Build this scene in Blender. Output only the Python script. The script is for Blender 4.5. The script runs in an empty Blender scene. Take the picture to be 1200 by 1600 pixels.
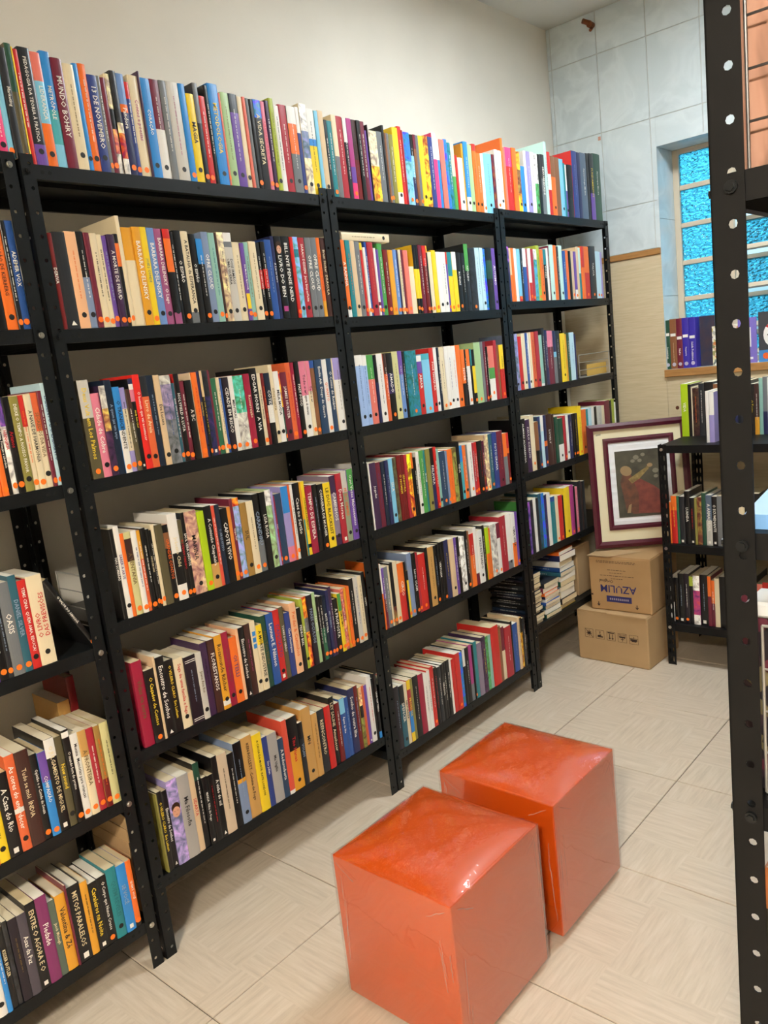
import bpy, bmesh, math, random
from mathutils import Matrix, Vector
rnd = random.Random(7)
S = bpy.context.scene
COL = S.collection

# ---------------------------------------------------------------- camera, world, exposure
cam_d = bpy.data.cameras.new('camera')
cam_d.sensor_fit = 'VERTICAL'; cam_d.sensor_height = 36.0; cam_d.lens = 1256.66 / 1600 * 36.0
cam_d.clip_start = 0.02; cam_d.clip_end = 60
cam_o = bpy.data.objects.new('camera', cam_d); COL.objects.link(cam_o)
_R = Matrix(((0.7504578, -0.0369733, 0.6598834), (0.6512491, 0.2115304, -0.7287863), (-0.1126397, 0.9766718, 0.1828235)))
cam_o.matrix_world = Matrix.Translation((2.0867, -0.8922, 1.4279)) @ _R.to_4x4()
S.camera = cam_o
S.view_settings.view_transform = 'Standard'; S.view_settings.look = 'None'
S.view_settings.gamma = 1.0; S.view_settings.use_curve_mapping = False
S.view_settings.exposure = 0.12
W = bpy.data.worlds.new('world'); S.world = W; W.use_nodes = True
wn = W.node_tree; wn.nodes.clear()
wo = wn.nodes.new('ShaderNodeOutputWorld'); wb = wn.nodes.new('ShaderNodeBackground')
wt = wn.nodes.new('ShaderNodeTexCoord'); wsx = wn.nodes.new('ShaderNodeSeparateXYZ'); wr = wn.nodes.new('ShaderNodeValToRGB')
wn.links.new(wt.outputs['Generated'], wsx.inputs[0]); wn.links.new(wsx.outputs['Z'], wr.inputs[0])
wr.color_ramp.elements[0].position = 0.0; wr.color_ramp.elements[0].color = (0.05, 0.10, 0.12, 1)
wr.color_ramp.elements[1].position = 0.55; wr.color_ramp.elements[1].color = (0.55, 0.80, 1.0, 1)
wn.links.new(wr.outputs[0], wb.inputs[0]); wb.inputs[1].default_value = 5.5
wn.links.new(wb.outputs[0], wo.inputs[0])
LAMP_FAR = (86.0, (0.90, 0.97, 1.0))
LAMP_NEAR = (400.0, (1.0, 0.90, 0.75))

# ---------------------------------------------------------------- helpers
def lin(c):
    return c / 12.92 if c <= 0.04045 else ((c + 0.055) / 1.055) ** 2.4
def hx(s):
    return tuple(lin(int(s[i:i + 2], 16) / 255) for i in (0, 2, 4))
def tag(o, label=None, cat=None, group=None, kind=None):
    if label: o['label'] = label
    if cat: o['category'] = cat
    if group: o['group'] = group
    if kind: o['kind'] = kind
    return o
def empty(name, loc=(0, 0, 0), rz=0.0, parent=None):
    o = bpy.data.objects.new(name, None); COL.objects.link(o)
    o.empty_display_size = 0.05
    o.location = loc; o.rotation_euler = (0, 0, rz)
    if parent: o.parent = parent
    return o
class MB:
    """collects faces, then links them as one mesh object"""
    def __init__(s): s.v = []; s.f = []; s.m = []; s.c = []
    def face(s, pts, mi=0, col=(1, 1, 1, 1)):
        b = len(s.v); s.v.extend(pts); s.f.append(tuple(range(b, b + len(pts)))); s.m.append(mi); s.c.append(col)
    def box(s, x0, y0, z0, x1, y1, z1, mi=0, col=(1, 1, 1, 1), M=None):
        p = [(x0, y0, z0), (x1, y0, z0), (x1, y1, z0), (x0, y1, z0), (x0, y0, z1), (x1, y0, z1), (x1, y1, z1), (x0, y1, z1)]
        if M is not None: p = [tuple(M @ Vector(q)) for q in p]
        b = len(s.v); s.v.extend(p)
        for q in ((0, 3, 2, 1), (4, 5, 6, 7), (0, 1, 5, 4), (1, 2, 6, 5), (2, 3, 7, 6), (3, 0, 4, 7)):
            s.f.append(tuple(b + i for i in q)); s.m.append(mi); s.c.append(col)
        return s
    def tube(s, a, b, r, n=8, mi=0, col=(1, 1, 1, 1)):
        a = Vector(a); b = Vector(b); d = (b - a).normalized()
        u = d.orthogonal().normalized(); w = d.cross(u)
        base = len(s.v)
        for p in (a, b):
            for i in range(n):
                t = 2 * math.pi * i / n
                s.v.append(tuple(p + u * (r * math.cos(t)) + w * (r * math.sin(t))))
        for i in range(n):
            j = (i + 1) % n
            s.f.append((base + i, base + j, base + n + j, base + n + i)); s.m.append(mi); s.c.append(col)
        s.f.append(tuple(base + i for i in reversed(range(n)))); s.m.append(mi); s.c.append(col)
        s.f.append(tuple(base + n + i for i in range(n))); s.m.append(mi); s.c.append(col)
        return s
    def add(s, o, M=None, mi=None):
        b = len(s.v)
        s.v.extend(o.v if M is None else [tuple(M @ Vector(q)) for q in o.v])
        s.f.extend(tuple(b + i for i in q) for q in o.f)
        s.m.extend(o.m if mi is None else [mi] * len(o.f)); s.c.extend(o.c)
    def mesh(s, name, mats):
        me = bpy.data.meshes.new(name); me.from_pydata(s.v, [], s.f)
        for m in mats: me.materials.append(m)
        if len(mats) > 1: me.polygons.foreach_set('material_index', s.m)
        if any(c != (1, 1, 1, 1) for c in s.c):
            at = me.color_attributes.new('Col', 'FLOAT_COLOR', 'CORNER')
            buf = []
            for f, c in zip(s.f, s.c): buf.extend(c * len(f))
            at.data.foreach_set('color', buf)
        me.update()
        return me
    def build(s, name, mats, parent=None, loc=None, smooth=False):
        if not isinstance(mats, (list, tuple)): mats = [mats]
        me = s.mesh(name, mats)
        if smooth: me.polygons.foreach_set('use_smooth', [True] * len(me.polygons))
        return link(name, me, parent, loc)
def link(name, me, parent=None, loc=None, rot=None):
    o = bpy.data.objects.new(name, me); COL.objects.link(o)
    if parent: o.parent = parent
    if loc: o.location = loc
    if rot: o.rotation_euler = rot
    return o
def bevel(o, w, seg=2, angle=0.6):
    m = o.modifiers.new('bevel', 'BEVEL'); m.width = w; m.segments = seg; m.limit_method = 'ANGLE'; m.angle_limit = angle
    return o

# ---------------------------------------------------------------- materials
def mat(name, col=(0.8, 0.8, 0.8), rough=0.5, metal=0.0, **kw):
    m = bpy.data.materials.new(name); m.use_nodes = True
    b = m.node_tree.nodes['Principled BSDF']
    b.inputs['Base Color'].default_value = (*col, 1); b.inputs['Roughness'].default_value = rough; b.inputs['Metallic'].default_value = metal
    for k, v in kw.items(): b.inputs[k.replace('_', ' ')].default_value = v
    return m
class NT:
    def __init__(s, m): s.t = m.node_tree; s.b = s.t.nodes['Principled BSDF']
    def n(s, kind, **kw):
        x = s.t.nodes.new('ShaderNode' + kind)
        for k, v in kw.items():
            if hasattr(x, k): setattr(x, k, v)
            else: x.inputs[k.replace('_', ' ')].default_value = v
        return x
    def l(s, a, b): s.t.links.new(a, b)
    def coord(s, out='Object', scale=(1, 1, 1)):
        c = s.n('TexCoord'); mp = s.n('Mapping'); mp.inputs['Scale'].default_value = scale
        s.l(c.outputs[out], mp.inputs[0]); return mp.outputs[0]
    def ramp(s, fac, stops):
        r = s.n('ValToRGB'); e = r.color_ramp.elements
        while len(e) < len(stops): e.new(0.5)
        for q, (p, c) in zip(e, stops): q.position = p; q.color = (*c, 1)
        s.l(fac, r.inputs[0]); return r.outputs[0]
    def bump(s, h, strength=0.2, dist=0.01):
        b = s.n('Bump', Strength=strength, Distance=dist); s.l(h, b.inputs['Height']); s.l(b.outputs[0], s.b.inputs['Normal'])

def noisy(name, c1, c2, scale, rough=0.6, detail=4, stretch=(1, 1, 1), bump=0.0, coord='Object', **kw):
    m = mat(name, c1, rough, **kw); t = NT(m)
    nz = t.n('TexNoise', Scale=scale, Detail=detail); t.l(t.coord(coord, stretch), nz.inputs['Vector'])
    t.l(t.ramp(nz.outputs['Fac'], [(0.3, c1), (0.7, c2)]), t.b.inputs['Base Color'])
    if bump: t.bump(nz.outputs['Fac'], bump, 0.004)
    return m

M_plaster = noisy('painted_plaster', hx('e6e2d8'), hx('dedad0'), 3.0, 0.75, bump=0.05)
M_unseen = noisy('tan_wall_paint', hx('9d9587'), hx('958d7f'), 2.0, 0.8)
M_ceiling = noisy('ceiling_paint', hx('d8d8d4'), hx('cfcfcb'), 2.0, 0.8)
M_black_metal = noisy('black_enamel_steel', hx('0c0f11'), hx('121619'), 14.0, 0.42, bump=0.03, Specular_IOR_Level=0.3)
M_rack_dark = noisy('dark_enamel_steel', hx('08090b'), hx('0c0d0f'), 14.0, 0.5, bump=0.03, Specular_IOR_Level=0.25)
M_hole_shade = mat('painted_hole_shade', hx('060606'), 0.9)  # flat dark discs paint the shade of the holes in shelf lips
M_chrome = mat('zinc_bolt', hx('c9c9c4'), 0.3, 1.0)
M_darkbolt = mat('black_bolt', hx('26292b'), 0.35, 0.6)
M_wire = mat('wire_white', hx('b9b9b6'), 0.35, 0.6)
M_wire_shaded = mat('wire_shaded', hx('6a6a6c'), 0.35, 0.8)  # darker copy of the wire, backlit shade painted into its colour
M_grout = mat('tile_grout', hx('6b6258'), 0.9)
M_wgrout = mat('wall_tile_grout', hx('bfc2be'), 0.9)

M_wtile = mat('marbled_wall_tile', hx('d9dcd8'), 0.22); t = NT(M_wtile)
nz = t.n('TexNoise', Scale=5.0, Detail=7, Distortion=1.2); t.l(t.coord('Object'), nz.inputs['Vector'])
t.l(t.ramp(nz.outputs['Fac'], [(0.38, hx('c3cfd4')), (0.5, hx('d2dde1')), (0.62, hx('c9d5d9'))]), t.b.inputs['Base Color'])

M_panel = mat('pale_wood_laminate', hx('c9b38d'), 0.5); t = NT(M_panel)
nz = t.n('TexNoise', Scale=9.0, Detail=8, Distortion=0.6); t.l(t.coord('Object', (1.0, 1.0, 16.0)), nz.inputs['Vector'])
t.l(t.ramp(nz.outputs['Fac'], [(0.3, hx('c6b592')), (0.55, hx('d0bf9e')), (0.8, hx('d7c8a9'))]), t.b.inputs['Base Color'])
M_trimwood = noisy('varnished_trim_wood', hx('9c6f3e'), hx('b98850'), 10.0, 0.45, stretch=(1, 1, 8))
M_knot = mat('wood_knot', hx('5a2f18'), 0.6)

M_floor = mat('wood_look_floor_tile', hx('cbbda9'), 0.3); t = NT(M_floor)
c = t.n('TexCoord'); sep = t.n('SeparateXYZ'); t.l(c.outputs['Object'], sep.inputs[0])
def fl(sock, off):
    a = t.n('Math', operation='ADD'); a.inputs[1].default_value = off; t.l(sock, a.inputs[0])
    d = t.n('Math', operation='DIVIDE'); d.inputs[1].default_value = 0.2475; t.l(a.outputs[0], d.inputs[0])
    f = t.n('Math', operation='FLOOR'); t.l(d.outputs[0], f.inputs[0]); return f.outputs[0]
ax = fl(sep.outputs['X'], 10.0 + 0.10); ay = fl(sep.outputs['Y'], 10.0 + 0.06)
sm = t.n('Math', operation='ADD'); t.l(ax, sm.inputs[0]); t.l(ay, sm.inputs[1])
mo = t.n('Math', operation='MODULO'); mo.inputs[1].default_value = 2.0; t.l(sm.outputs[0], mo.inputs[0])
n1 = t.n('TexNoise', Scale=7.0, Detail=6, Roughness=0.65); t.l(t.coord('Object', (1, 12, 1)), n1.inputs['Vector'])
n2 = t.n('TexNoise', Scale=7.0, Detail=6, Roughness=0.65); t.l(t.coord('Object', (12, 1, 1)), n2.inputs['Vector'])
mx = t.n('Mix', data_type='FLOAT'); t.l(mo.outputs[0], mx.inputs[0]); t.l(n1.outputs['Fac'], mx.inputs[2]); t.l(n2.outputs['Fac'], mx.inputs[3])
t.l(t.ramp(mx.outputs[0], [(0.25, hx('b9ab99')), (0.5, hx('cabca9')), (0.75, hx('d5c9b9'))]), t.b.inputs['Base Color'])
t.bump(mx.outputs[0], 0.12, 0.002)
r2 = t.n('MapRange'); r2.inputs['To Min'].default_value = 0.22; r2.inputs['To Max'].default_value = 0.45; t.l(mx.outputs[0], r2.inputs[0]); t.l(r2.outputs[0], t.b.inputs['Roughness'])

M_card = noisy('corrugated_cardboard', hx('a58257'), hx('b08d62'), 6.0, 0.8, bump=0.04)
M_card2 = noisy('pale_cardboard', hx('ab8d66'), hx('b6986f'), 5.0, 0.8, bump=0.04)
M_print_dark = mat('box_print_dark', hx('3b2a22'), 0.8)
M_print_blue = mat('box_print_blue', hx('2b2a63'), 0.8)
M_print_pale = mat('box_print_pale', hx('9a8fa0'), 0.8)

M_orange = mat('orange_vinyl', hx('cc500a'), 0.36, 0.0, Coat_Weight=0.15, Coat_Roughness=0.1, Coat_IOR=1.5)
t = NT(M_orange); nz = t.n('TexNoise', Scale=6.0, Detail=3); t.l(t.coord('Object'), nz.inputs['Vector']); t.bump(nz.outputs['Fac'], 0.03, 0.002)
def film(name, st, ior):
    m = bpy.data.materials.new(name); m.use_nodes = True
    t = NT(m); out = t.t.nodes['Material Output']; t.t.nodes.remove(t.b)
    tr = t.n('BsdfTransparent'); gl = t.n('BsdfGlossy'); gl.inputs['Roughness'].default_value = 0.035
    fr = t.n('LayerWeight'); fr.inputs['Blend'].default_value = 0.5   # Schlick reflectance, the same from both sides of the film
    pw = t.n('Math', operation='POWER'); pw.inputs[1].default_value = 5.0; t.l(fr.outputs['Facing'], pw.inputs[0])
    fs = t.n('Math', operation='MULTIPLY_ADD'); fs.inputs[1].default_value = 1 - ior; fs.inputs[2].default_value = ior; t.l(pw.outputs[0], fs.inputs[0])
    nz = t.n('TexNoise', Scale=9.0, Detail=3, Distortion=2.0); t.l(t.coord('Object'), nz.inputs['Vector'])
    nf = t.n('TexNoise', Scale=26.0, Detail=2, Distortion=5.0); t.l(t.coord('Object', (1, 1, 0.5)), nf.inputs['Vector'])
    ad = t.n('Math', operation='MULTIPLY_ADD'); ad.inputs[1].default_value = 0.3; t.l(nf.outputs['Fac'], ad.inputs[0]); t.l(nz.outputs['Fac'], ad.inputs[2])
    bp = t.n('Bump', Strength=st, Distance=0.003); t.l(ad.outputs[0], bp.inputs['Height']); t.l(bp.outputs[0], gl.inputs['Normal']); t.l(bp.outputs[0], fr.inputs['Normal'])
    ms = t.n('MixShader'); t.l(fs.outputs[0], ms.inputs[0]); t.l(tr.outputs[0], ms.inputs[1]); t.l(gl.outputs[0], ms.inputs[2]); t.l(ms.outputs[0], out.inputs[0])
    return m
M_film = film('clear_plastic_film', 0.34, 0.10); M_film_side = film('taut_plastic_film', 0.012, 0.17)
M_crease = bpy.data.materials.new('creased_film'); M_crease.use_nodes = True
t = NT(M_crease); out = t.t.nodes['Material Output']; t.b.inputs['Base Color'].default_value = (0.85, 0.82, 0.8, 1); t.b.inputs['Roughness'].default_value = 0.1
tr = t.n('BsdfTransparent'); ms = t.n('MixShader'); ms.inputs[0].default_value = 0.32; t.l(tr.outputs[0], ms.inputs[1]); t.l(t.b.outputs[0], ms.inputs[2]); t.l(ms.outputs[0], out.inputs[0])

M_glass = bpy.data.materials.new('textured_cyan_glass'); M_glass.use_nodes = True
t = NT(M_glass); out = t.t.nodes['Material Output']; t.t.nodes.remove(t.b)
vo = t.n('TexVoronoi', Scale=62.0); vo.feature = 'SMOOTH_F1'; wv = t.coord('Object', (1, 1, 1.5)); t.l(wv, vo.inputs['Vector'])
bp = t.n('Bump', Strength=1.0, Distance=0.03); t.l(vo.outputs['Distance'], bp.inputs['Height'])
re = t.n('BsdfRefraction'); re.inputs['Color'].default_value = (*hx('a0e2ee'), 1); re.inputs['Roughness'].default_value = 0.12; re.inputs['IOR'].default_value = 1.35; t.l(bp.outputs[0], re.inputs['Normal'])
tl = t.n('BsdfTranslucent'); tl.inputs['Color'].default_value = (*hx('86e2f4'), 1); t.l(bp.outputs[0], tl.inputs['Normal'])
gl = t.n('BsdfGlossy'); gl.inputs['Roughness'].default_value = 0.15; t.l(bp.outputs[0], gl.inputs['Normal'])
tr = t.n('BsdfTransparent'); tr.inputs['Color'].default_value = (*hx('7fdcf2'), 1)
m1 = t.n('MixShader'); m1.inputs[0].default_value = 0.2; t.l(re.outputs[0], m1.inputs[1]); t.l(tl.outputs[0], m1.inputs[2])
m2 = t.n('MixShader'); m2.inputs[0].default_value = 0.12; t.l(m1.outputs[0], m2.inputs[1]); t.l(tr.outputs[0], m2.inputs[2])
m3 = t.n('MixShader'); m3.inputs[0].default_value = 0.06; t.l(m2.outputs[0], m3.inputs[1]); t.l(gl.outputs[0], m3.inputs[2])
t.l(m3.outputs[0], out.inputs[0])
M_winframe = mat('beige_window_frame', hx('c9bda8'), 0.45)

# book materials: flat print colours come from the 'Col' attribute, alpha 0 marks a pictorial spine
M_cover = mat('printed_book_cover', (0.5, 0.5, 0.5), 0.34); t = NT(M_cover)
at = t.n('Attribute', attribute_name='Col')
nz = t.n('TexNoise', Scale=38.0, Detail=4, Distortion=1.0); t.l(t.coord('Object'), nz.inputs['Vector'])
hs = t.n('HueSaturation'); t.l(at.outputs['Color'], hs.inputs['Color'])
hm = t.n('MapRange'); hm.inputs['From Min'].default_value = 0.3; hm.inputs['From Max'].default_value = 0.7; hm.inputs['To Min'].default_value = 0.44; hm.inputs['To Max'].default_value = 0.58; t.l(nz.outputs['Fac'], hm.inputs[0]); t.l(hm.outputs[0], hs.inputs['Hue'])
vm = t.n('MapRange'); vm.inputs['From Min'].default_value = 0.35; vm.inputs['From Max'].default_value = 0.65; vm.inputs['To Min'].default_value = 0.45; vm.inputs['To Max'].default_value = 1.6; t.l(nz.outputs['Fac'], vm.inputs[0]); t.l(vm.outputs[0], hs.inputs['Value'])
mxc = t.n('Mix', data_type='RGBA'); t.l(at.outputs['Alpha'], mxc.inputs[0]); t.l(hs.outputs[0], mxc.inputs[6]); t.l(at.outputs['Color'], mxc.inputs[7]); t.l(mxc.outputs[2], t.b.inputs['Base Color'])
M_pages = mat('paper_page_block', hx('dfd2b6'), 0.85); t = NT(M_pages)
at = t.n('Attribute', attribute_name='Col'); wv = t.n('TexWave', Scale=260.0, Distortion=1.5, Detail=1.0); wv.bands_direction = 'Y'; t.l(t.coord('Object'), wv.inputs['Vector'])
mxc = t.n('Mix', data_type='RGBA', blend_type='MULTIPLY'); mxc.inputs[0].default_value = 0.35
t.l(at.outputs['Color'], mxc.inputs[6]); t.l(t.ramp(wv.outputs['Fac'], [(0.0, (0.72, 0.7, 0.66)), (1.0, (1, 1, 1))]), mxc.inputs[7]); t.l(mxc.outputs[2], t.b.inputs['Base Color'])
M_st_orange = mat('orange_round_sticker', hx('ff7a1c'), 0.5)
M_st_black = mat('black_round_sticker', hx('151515'), 0.5)
INK = {'w': 'f2efe6', 'k': '17151a', 'y': 'f1d23c', 'g': '6f5b35', 'r': 'c7232b', 'o': 'e46a25', 'c': 'e8d9b0', 's': '8fa3bd', 't': '1f6f78', 'b': '2b4a86', 'm': 'a8457c', 'p': '5c3f78'}
M_ink = {k: mat('ink_' + {'w': 'white', 'k': 'black', 'y': 'yellow', 'g': 'brown', 'r': 'red', 'o': 'orange', 'c': 'cream', 's': 'slate', 't': 'teal', 'b': 'blue', 'm': 'magenta', 'p': 'purple'}[k], hx(v), 0.5) for k, v in INK.items()}

# ---------------------------------------------------------------- room shell
X0, X1, Y0, Y1, ZC = 0.03, 3.2, -3.0, 2.92, 2.895
def structure(name, mb, m, parent=None):
    o = mb.build(name, m, parent); 
    if not parent: tag(o, kind='structure')
    return o
structure('wall_left', MB().box(X0 - 0.15, Y0, 0, X0, Y1 + 0.27, ZC), M_plaster)
structure('wall_right', MB().box(X1, Y0, 0, X1 + 0.15, Y1 + 0.27, ZC), M_unseen)
structure('wall_near', MB().box(X0 - 0.15, Y0 - 0.15, 0, X1 + 0.15, Y0, ZC), M_unseen)
structure('ceiling', MB().box(X0 - 0.15, Y0 - 0.15, ZC, X1 + 0.15, Y1 + 0.27, ZC + 0.1), M_ceiling)
floor = structure('floor', MB().box(X0 - 0.15, Y0 - 0.15, -0.1, X1 + 0.15, Y1 + 0.27, -0.004), M_grout)
def edges(a, step, lo, hi):
    k = math.ceil((lo - a) / step - 1e-6); e = [lo]
    while a + k * step < hi - 1e-6:
        if a + k * step > lo + 1e-3: e.append(a + k * step)
        k += 1
    return e + [hi]
fx = edges(0.115, 0.5, X0, X1); fy = edges(-0.048, 0.4925, Y0, Y1)
for i in range(len(fx) - 1):
    for j in range(len(fy) - 1):
        g = 0.0015
        a, b, c, d = fx[i] + g, fx[i + 1] - g, fy[j] + g, fy[j + 1] - g
        if b - a < 0.01: continue
        q = MB(); e = 0.0015; zt = rnd.uniform(-0.0003, 0)
        q.box(a, c, -0.006, b, d, zt - e)
        top = [(a + e, c + e, zt), (b - e, c + e, zt), (b - e, d - e, zt), (a + e, d - e, zt)]
        low = [(a, c, zt - e), (b, c, zt - e), (b, d, zt - e), (a, d, zt - e)]
        q.face(top)
        for k in range(4): q.face([low[k], low[(k + 1) % 4], top[(k + 1) % 4], top[k]])
        q.build('floor_tile', M_floor, floor)
# far wall with the window opening
WX0, WX1, WZ0, WZ1 = 0.545, 1.75, 1.238, 2.24
fw = MB(); yb = Y1 + 0.0035
fw.box(X0 - 0.15, yb, 0, WX0 - 0.008, yb + 0.26, ZC); fw.box(WX1 + 0.008, yb, 0, X1 + 0.15, yb + 0.26, ZC)
fw.box(WX0 - 0.008, yb, 0, WX1 + 0.008, yb + 0.26, WZ0 - 0.008); fw.box(WX0 - 0.008, yb, WZ1 + 0.008, WX1 + 0.008, yb + 0.26, ZC)
wall_far = structure('wall_far', fw, M_wgrout)
tx = edges(0.050, 0.2355, X0, X1); tz = [1.80, 2.010, 2.365, 2.710, ZC]
for i in range(len(tx) - 1):
    for j in range(4):
        a, b, c, d = tx[i] + 0.0017, tx[i + 1] - 0.0017, tz[j] + 0.0017, tz[j + 1] - 0.0017
        rects = [(a, c, b, d)]
        if b > WX0 and a < WX1 and c < WZ1 and d > WZ0:
            rects = []
            if a < WX0: rects.append((a, c, WX0, d))
            if b > WX1: rects.append((WX1, c, b, d))
            if d > WZ1: rects.append((max(a, WX0), WZ1, min(b, WX1), d))
        for (p, q_, r, s_) in rects:
            if r - p < 0.012 or s_ - q_ < 0.008: continue
            o = MB().box(p, Y1 + 0.0003 * rnd.random(), q_, r, yb + 0.001, s_).build('wall_tile', M_wtile, wall_far)
            bevel(o, 0.0012, 1)
for (a, b, c, d) in ((X0, WX0, 0, 1.772), (WX0, WX1, 0, 1.203), (WX1, X1, 0, 1.772)):
    MB().box(a + 0.0006, Y1 - 0.004, c, b - 0.0006, yb + 0.001, d).build('wood_panel', M_panel, wall_far)
kn = MB(); kn.tube((0.589, Y1 - 0.0045, 1.055), (0.589, Y1 + 0.002, 1.055), 0.009, 10); kn.build('wood_knot', M_knot, wall_far)
# tiled window reveal
for k, (c, d) in enumerate(((WZ0, 1.58), (1.58, 1.93), (1.93, WZ1))):
    MB().box(WX0 - 0.008, Y1, c + 0.001, WX0, Y1 + 0.25, d - 0.001).build('reveal_tile', M_wtile, wall_far)
    MB().box(WX1, Y1, c + 0.001, WX1 + 0.008, Y1 + 0.25, d - 0.001).build('reveal_tile', M_wtile, wall_far)
for k in range(4):
    a = WX0 + k * (WX1 - WX0) / 4
    MB().box(a + 0.001, Y1, WZ1, a + (WX1 - WX0) / 4 - 0.001, Y1 + 0.25, WZ1 + 0.008).build('reveal_tile', M_wtile, wall_far)
    MB().box(a + 0.001, Y1 - 0.0, WZ0 - 0.008, a + (WX1 - WX0) / 4 - 0.001, Y1 + 0.25, WZ0).build('reveal_tile', M_wtile, wall_far)
tm = MB(); tm.box(X0, Y1 - 0.012, 1.772, WX0 - 0.001, yb, 1.799)
bevel(structure('trim_1', tm, M_trimwood), 0.002, 1)
tm = MB(); tm.box(WX0 - 0.006, Y1 - 0.018, 1.203, WX1 + 0.006, Y1 - 0.0005, 1.2375)
bevel(structure('trim_2', tm, M_trimwood), 0.002, 1)
# window
win = tag(empty('window_1', (0, 0, 0)), kind='structure')
FY0, FY1 = Y1 + 0.178, Y1 + 0.208
fr_ = MB()
fr_.box(WX0, FY0, WZ0, WX0 + 0.028, FY1, WZ1); fr_.box(WX1 - 0.028, FY0, WZ0, WX1, FY1, WZ1)
fr_.box(WX0 + 0.028, FY0, WZ1 - 0.022, WX1 - 0.028, FY1, WZ1); fr_.box(WX0 + 0.028, FY0, WZ0, WX1 - 0.028, FY1, WZ0 + 0.025)
bevel(fr_.build('window_frame', M_winframe, win), 0.003, 2)
MX = 0.800
MB().box(MX - 0.014, FY0 - 0.004, WZ0 + 0.025, MX + 0.014, FY1, WZ1 - 0.022).build('mullion', M_winframe, win)
bars = [WZ0 + 0.025, 1.385, 1.558, 1.727, 1.898, 2.068, WZ1 - 0.022]
for z in bars[1:-1]:
    bevel(MB().box(WX0 + 0.028, FY0 + 0.002, z - 0.011, MX - 0.014, FY1 - 0.002, z + 0.011).build('glazing_bar', M_winframe, win), 0.003, 2)
for k in range(6):
    z0 = bars[k] + (0.011 if k else 0); z1 = bars[k + 1] - (0.011 if k < 5 else 0)
    MB().box(WX0 + 0.029, FY0 + 0.012, z0, MX - 0.015, FY0 + 0.017, z1).build('pane', M_glass, win)
# tilting sashes right of the mullion
for k in range(6):
    z0, z1 = bars[k] + 0.004, bars[k + 1] - 0.004
    h2 = (z1 - z0) / 2; M = Matrix.Translation((0, FY0 + 0.014, (z0 + z1) / 2)) @ Matrix.Rotation(math.radians(-24), 4, 'X')
    sf = MB(); xa, xb = MX + 0.018, WX1 - 0.032
    for (a, b, c, d) in ((xa, xb, -h2, -h2 + 0.02), (xa, xb, h2 - 0.02, h2), (xa, xa + 0.02, -h2 + 0.02, h2 - 0.02), (xb - 0.02, xb, -h2 + 0.02, h2 - 0.02)):
        sf.box(a, -0.009, c, b, 0.009, d, M=M)
    s_ = sf.build('tilting_sash', M_winframe, win)
    MB().box(xa + 0.02, -0.0025, -h2 + 0.02, xb - 0.02, 0.0025, h2 - 0.02, M=M).build('pane', M_glass, s_)
# ceiling lamps (behind and above the camera's view)
M_lampbody = mat('lamp_housing', hx('e6e6e2'), 0.5)
for (x, y, LP, lab) in ((1.25, 1.75, LAMP_FAR, 'square cool white ceiling lamp above the far end of the aisle'), (2.6, -2.5, LAMP_NEAR, 'square warm ceiling lamp above the near end of the aisle')):
    L = tag(empty('ceiling_lamp', (x, y, ZC)), lab, 'lamp')
    M_lamp = mat('lamp_diffuser', (1, 1, 1), 0.5, Emission_Color=(*LP[1], 1), Emission_Strength=LP[0])
    hb = MB(); w = 0.22
    hb.box(-w, -w, -0.045, w, -w + 0.015, 0); hb.box(-w, w - 0.015, -0.045, w, w, 0); hb.box(-w, -w + 0.015, -0.045, -w + 0.015, w - 0.015, 0); hb.box(w - 0.015, -w + 0.015, -0.045, w, w - 0.015, 0)
    hb.build('housing', M_lampbody, L)
    MB().box(-w + 0.015, -w + 0.015, -0.04, w - 0.015, w - 0.015, -0.025).build('diffuser', M_lamp, L)

# ---------------------------------------------------------------- steel racks
def flange(L, w, pitch, u, a, b, t=0.0018, z0=0.025):
    """perforated strip in the plane y=0 (thickness +y), x from 0 to w, z from 0 to L"""
    q = MB(); cuts = []
    z = z0
    while z < L - b - 0.004: cuts.append(z); z += pitch
    def slab(x0, za, x1, zb): q.box(x0, 0, za, x1, t, zb)
    lo = 0.0
    us = u if isinstance(u, (list, tuple)) else [u]
    xs = [0] + [(us[i] + us[i + 1]) / 2 for i in range(len(us) - 1)] + [w]
    for c in cuts:
        za, zb = c - b - 0.003, c + b + 0.003
        if za > lo: slab(0, lo, w, za)
        for i, uu in enumerate(us):
            xa, xb = xs[i], xs[i + 1]
            O = [(xa, za), (uu, za), (xb, za), (xb, c), (xb, zb), (uu, zb), (xa, zb), (xa, c)]
            k = 0.72
            I = [(uu - a * k, c - b * k), (uu, c - b), (uu + a * k, c - b * k), (uu + a, c), (uu + a * k, c + b * k), (uu, c + b), (uu - a * k, c + b * k), (uu - a, c)]
            for n in range(8):
                m = (n + 1) % 8
                for y, fl_ in ((0, False), (t, True)):
                    p = [(O[n][0], y, O[n][1]), (O[m][0], y, O[m][1]), (I[m][0], y, I[m][1]), (I[n][0], y, I[n][1])]
                    q.face(p[::-1] if fl_ else p)
                q.face([(I[n][0], 0, I[n][1]), (I[m][0], 0, I[m][1]), (I[m][0], t, I[m][1]), (I[n][0], t, I[n][1])])
        for xx in (0, w):
            p = [(xx, 0, za), (xx, t, za), (xx, t, zb), (xx, 0, zb)]; q.face(p)
        lo = zb
    slab(0, lo, w, L)
    return q
def post_mesh(L, w=0.030, pitch=0.05, u=0.019, a=0.0042, b=0.0042, m=None, name='post'):
    """L post: corner at the origin, flanges along +x and +y"""
    f = flange(L, w, pitch, u, a, b); q = MB(); q.add(f)
    q.add(f, Matrix(((0, 1, 0, 0), (1, 0, 0, 0), (0, 0, 1, 0), (0, 0, 0, 1))))
    return q.mesh(name, [m])
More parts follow.
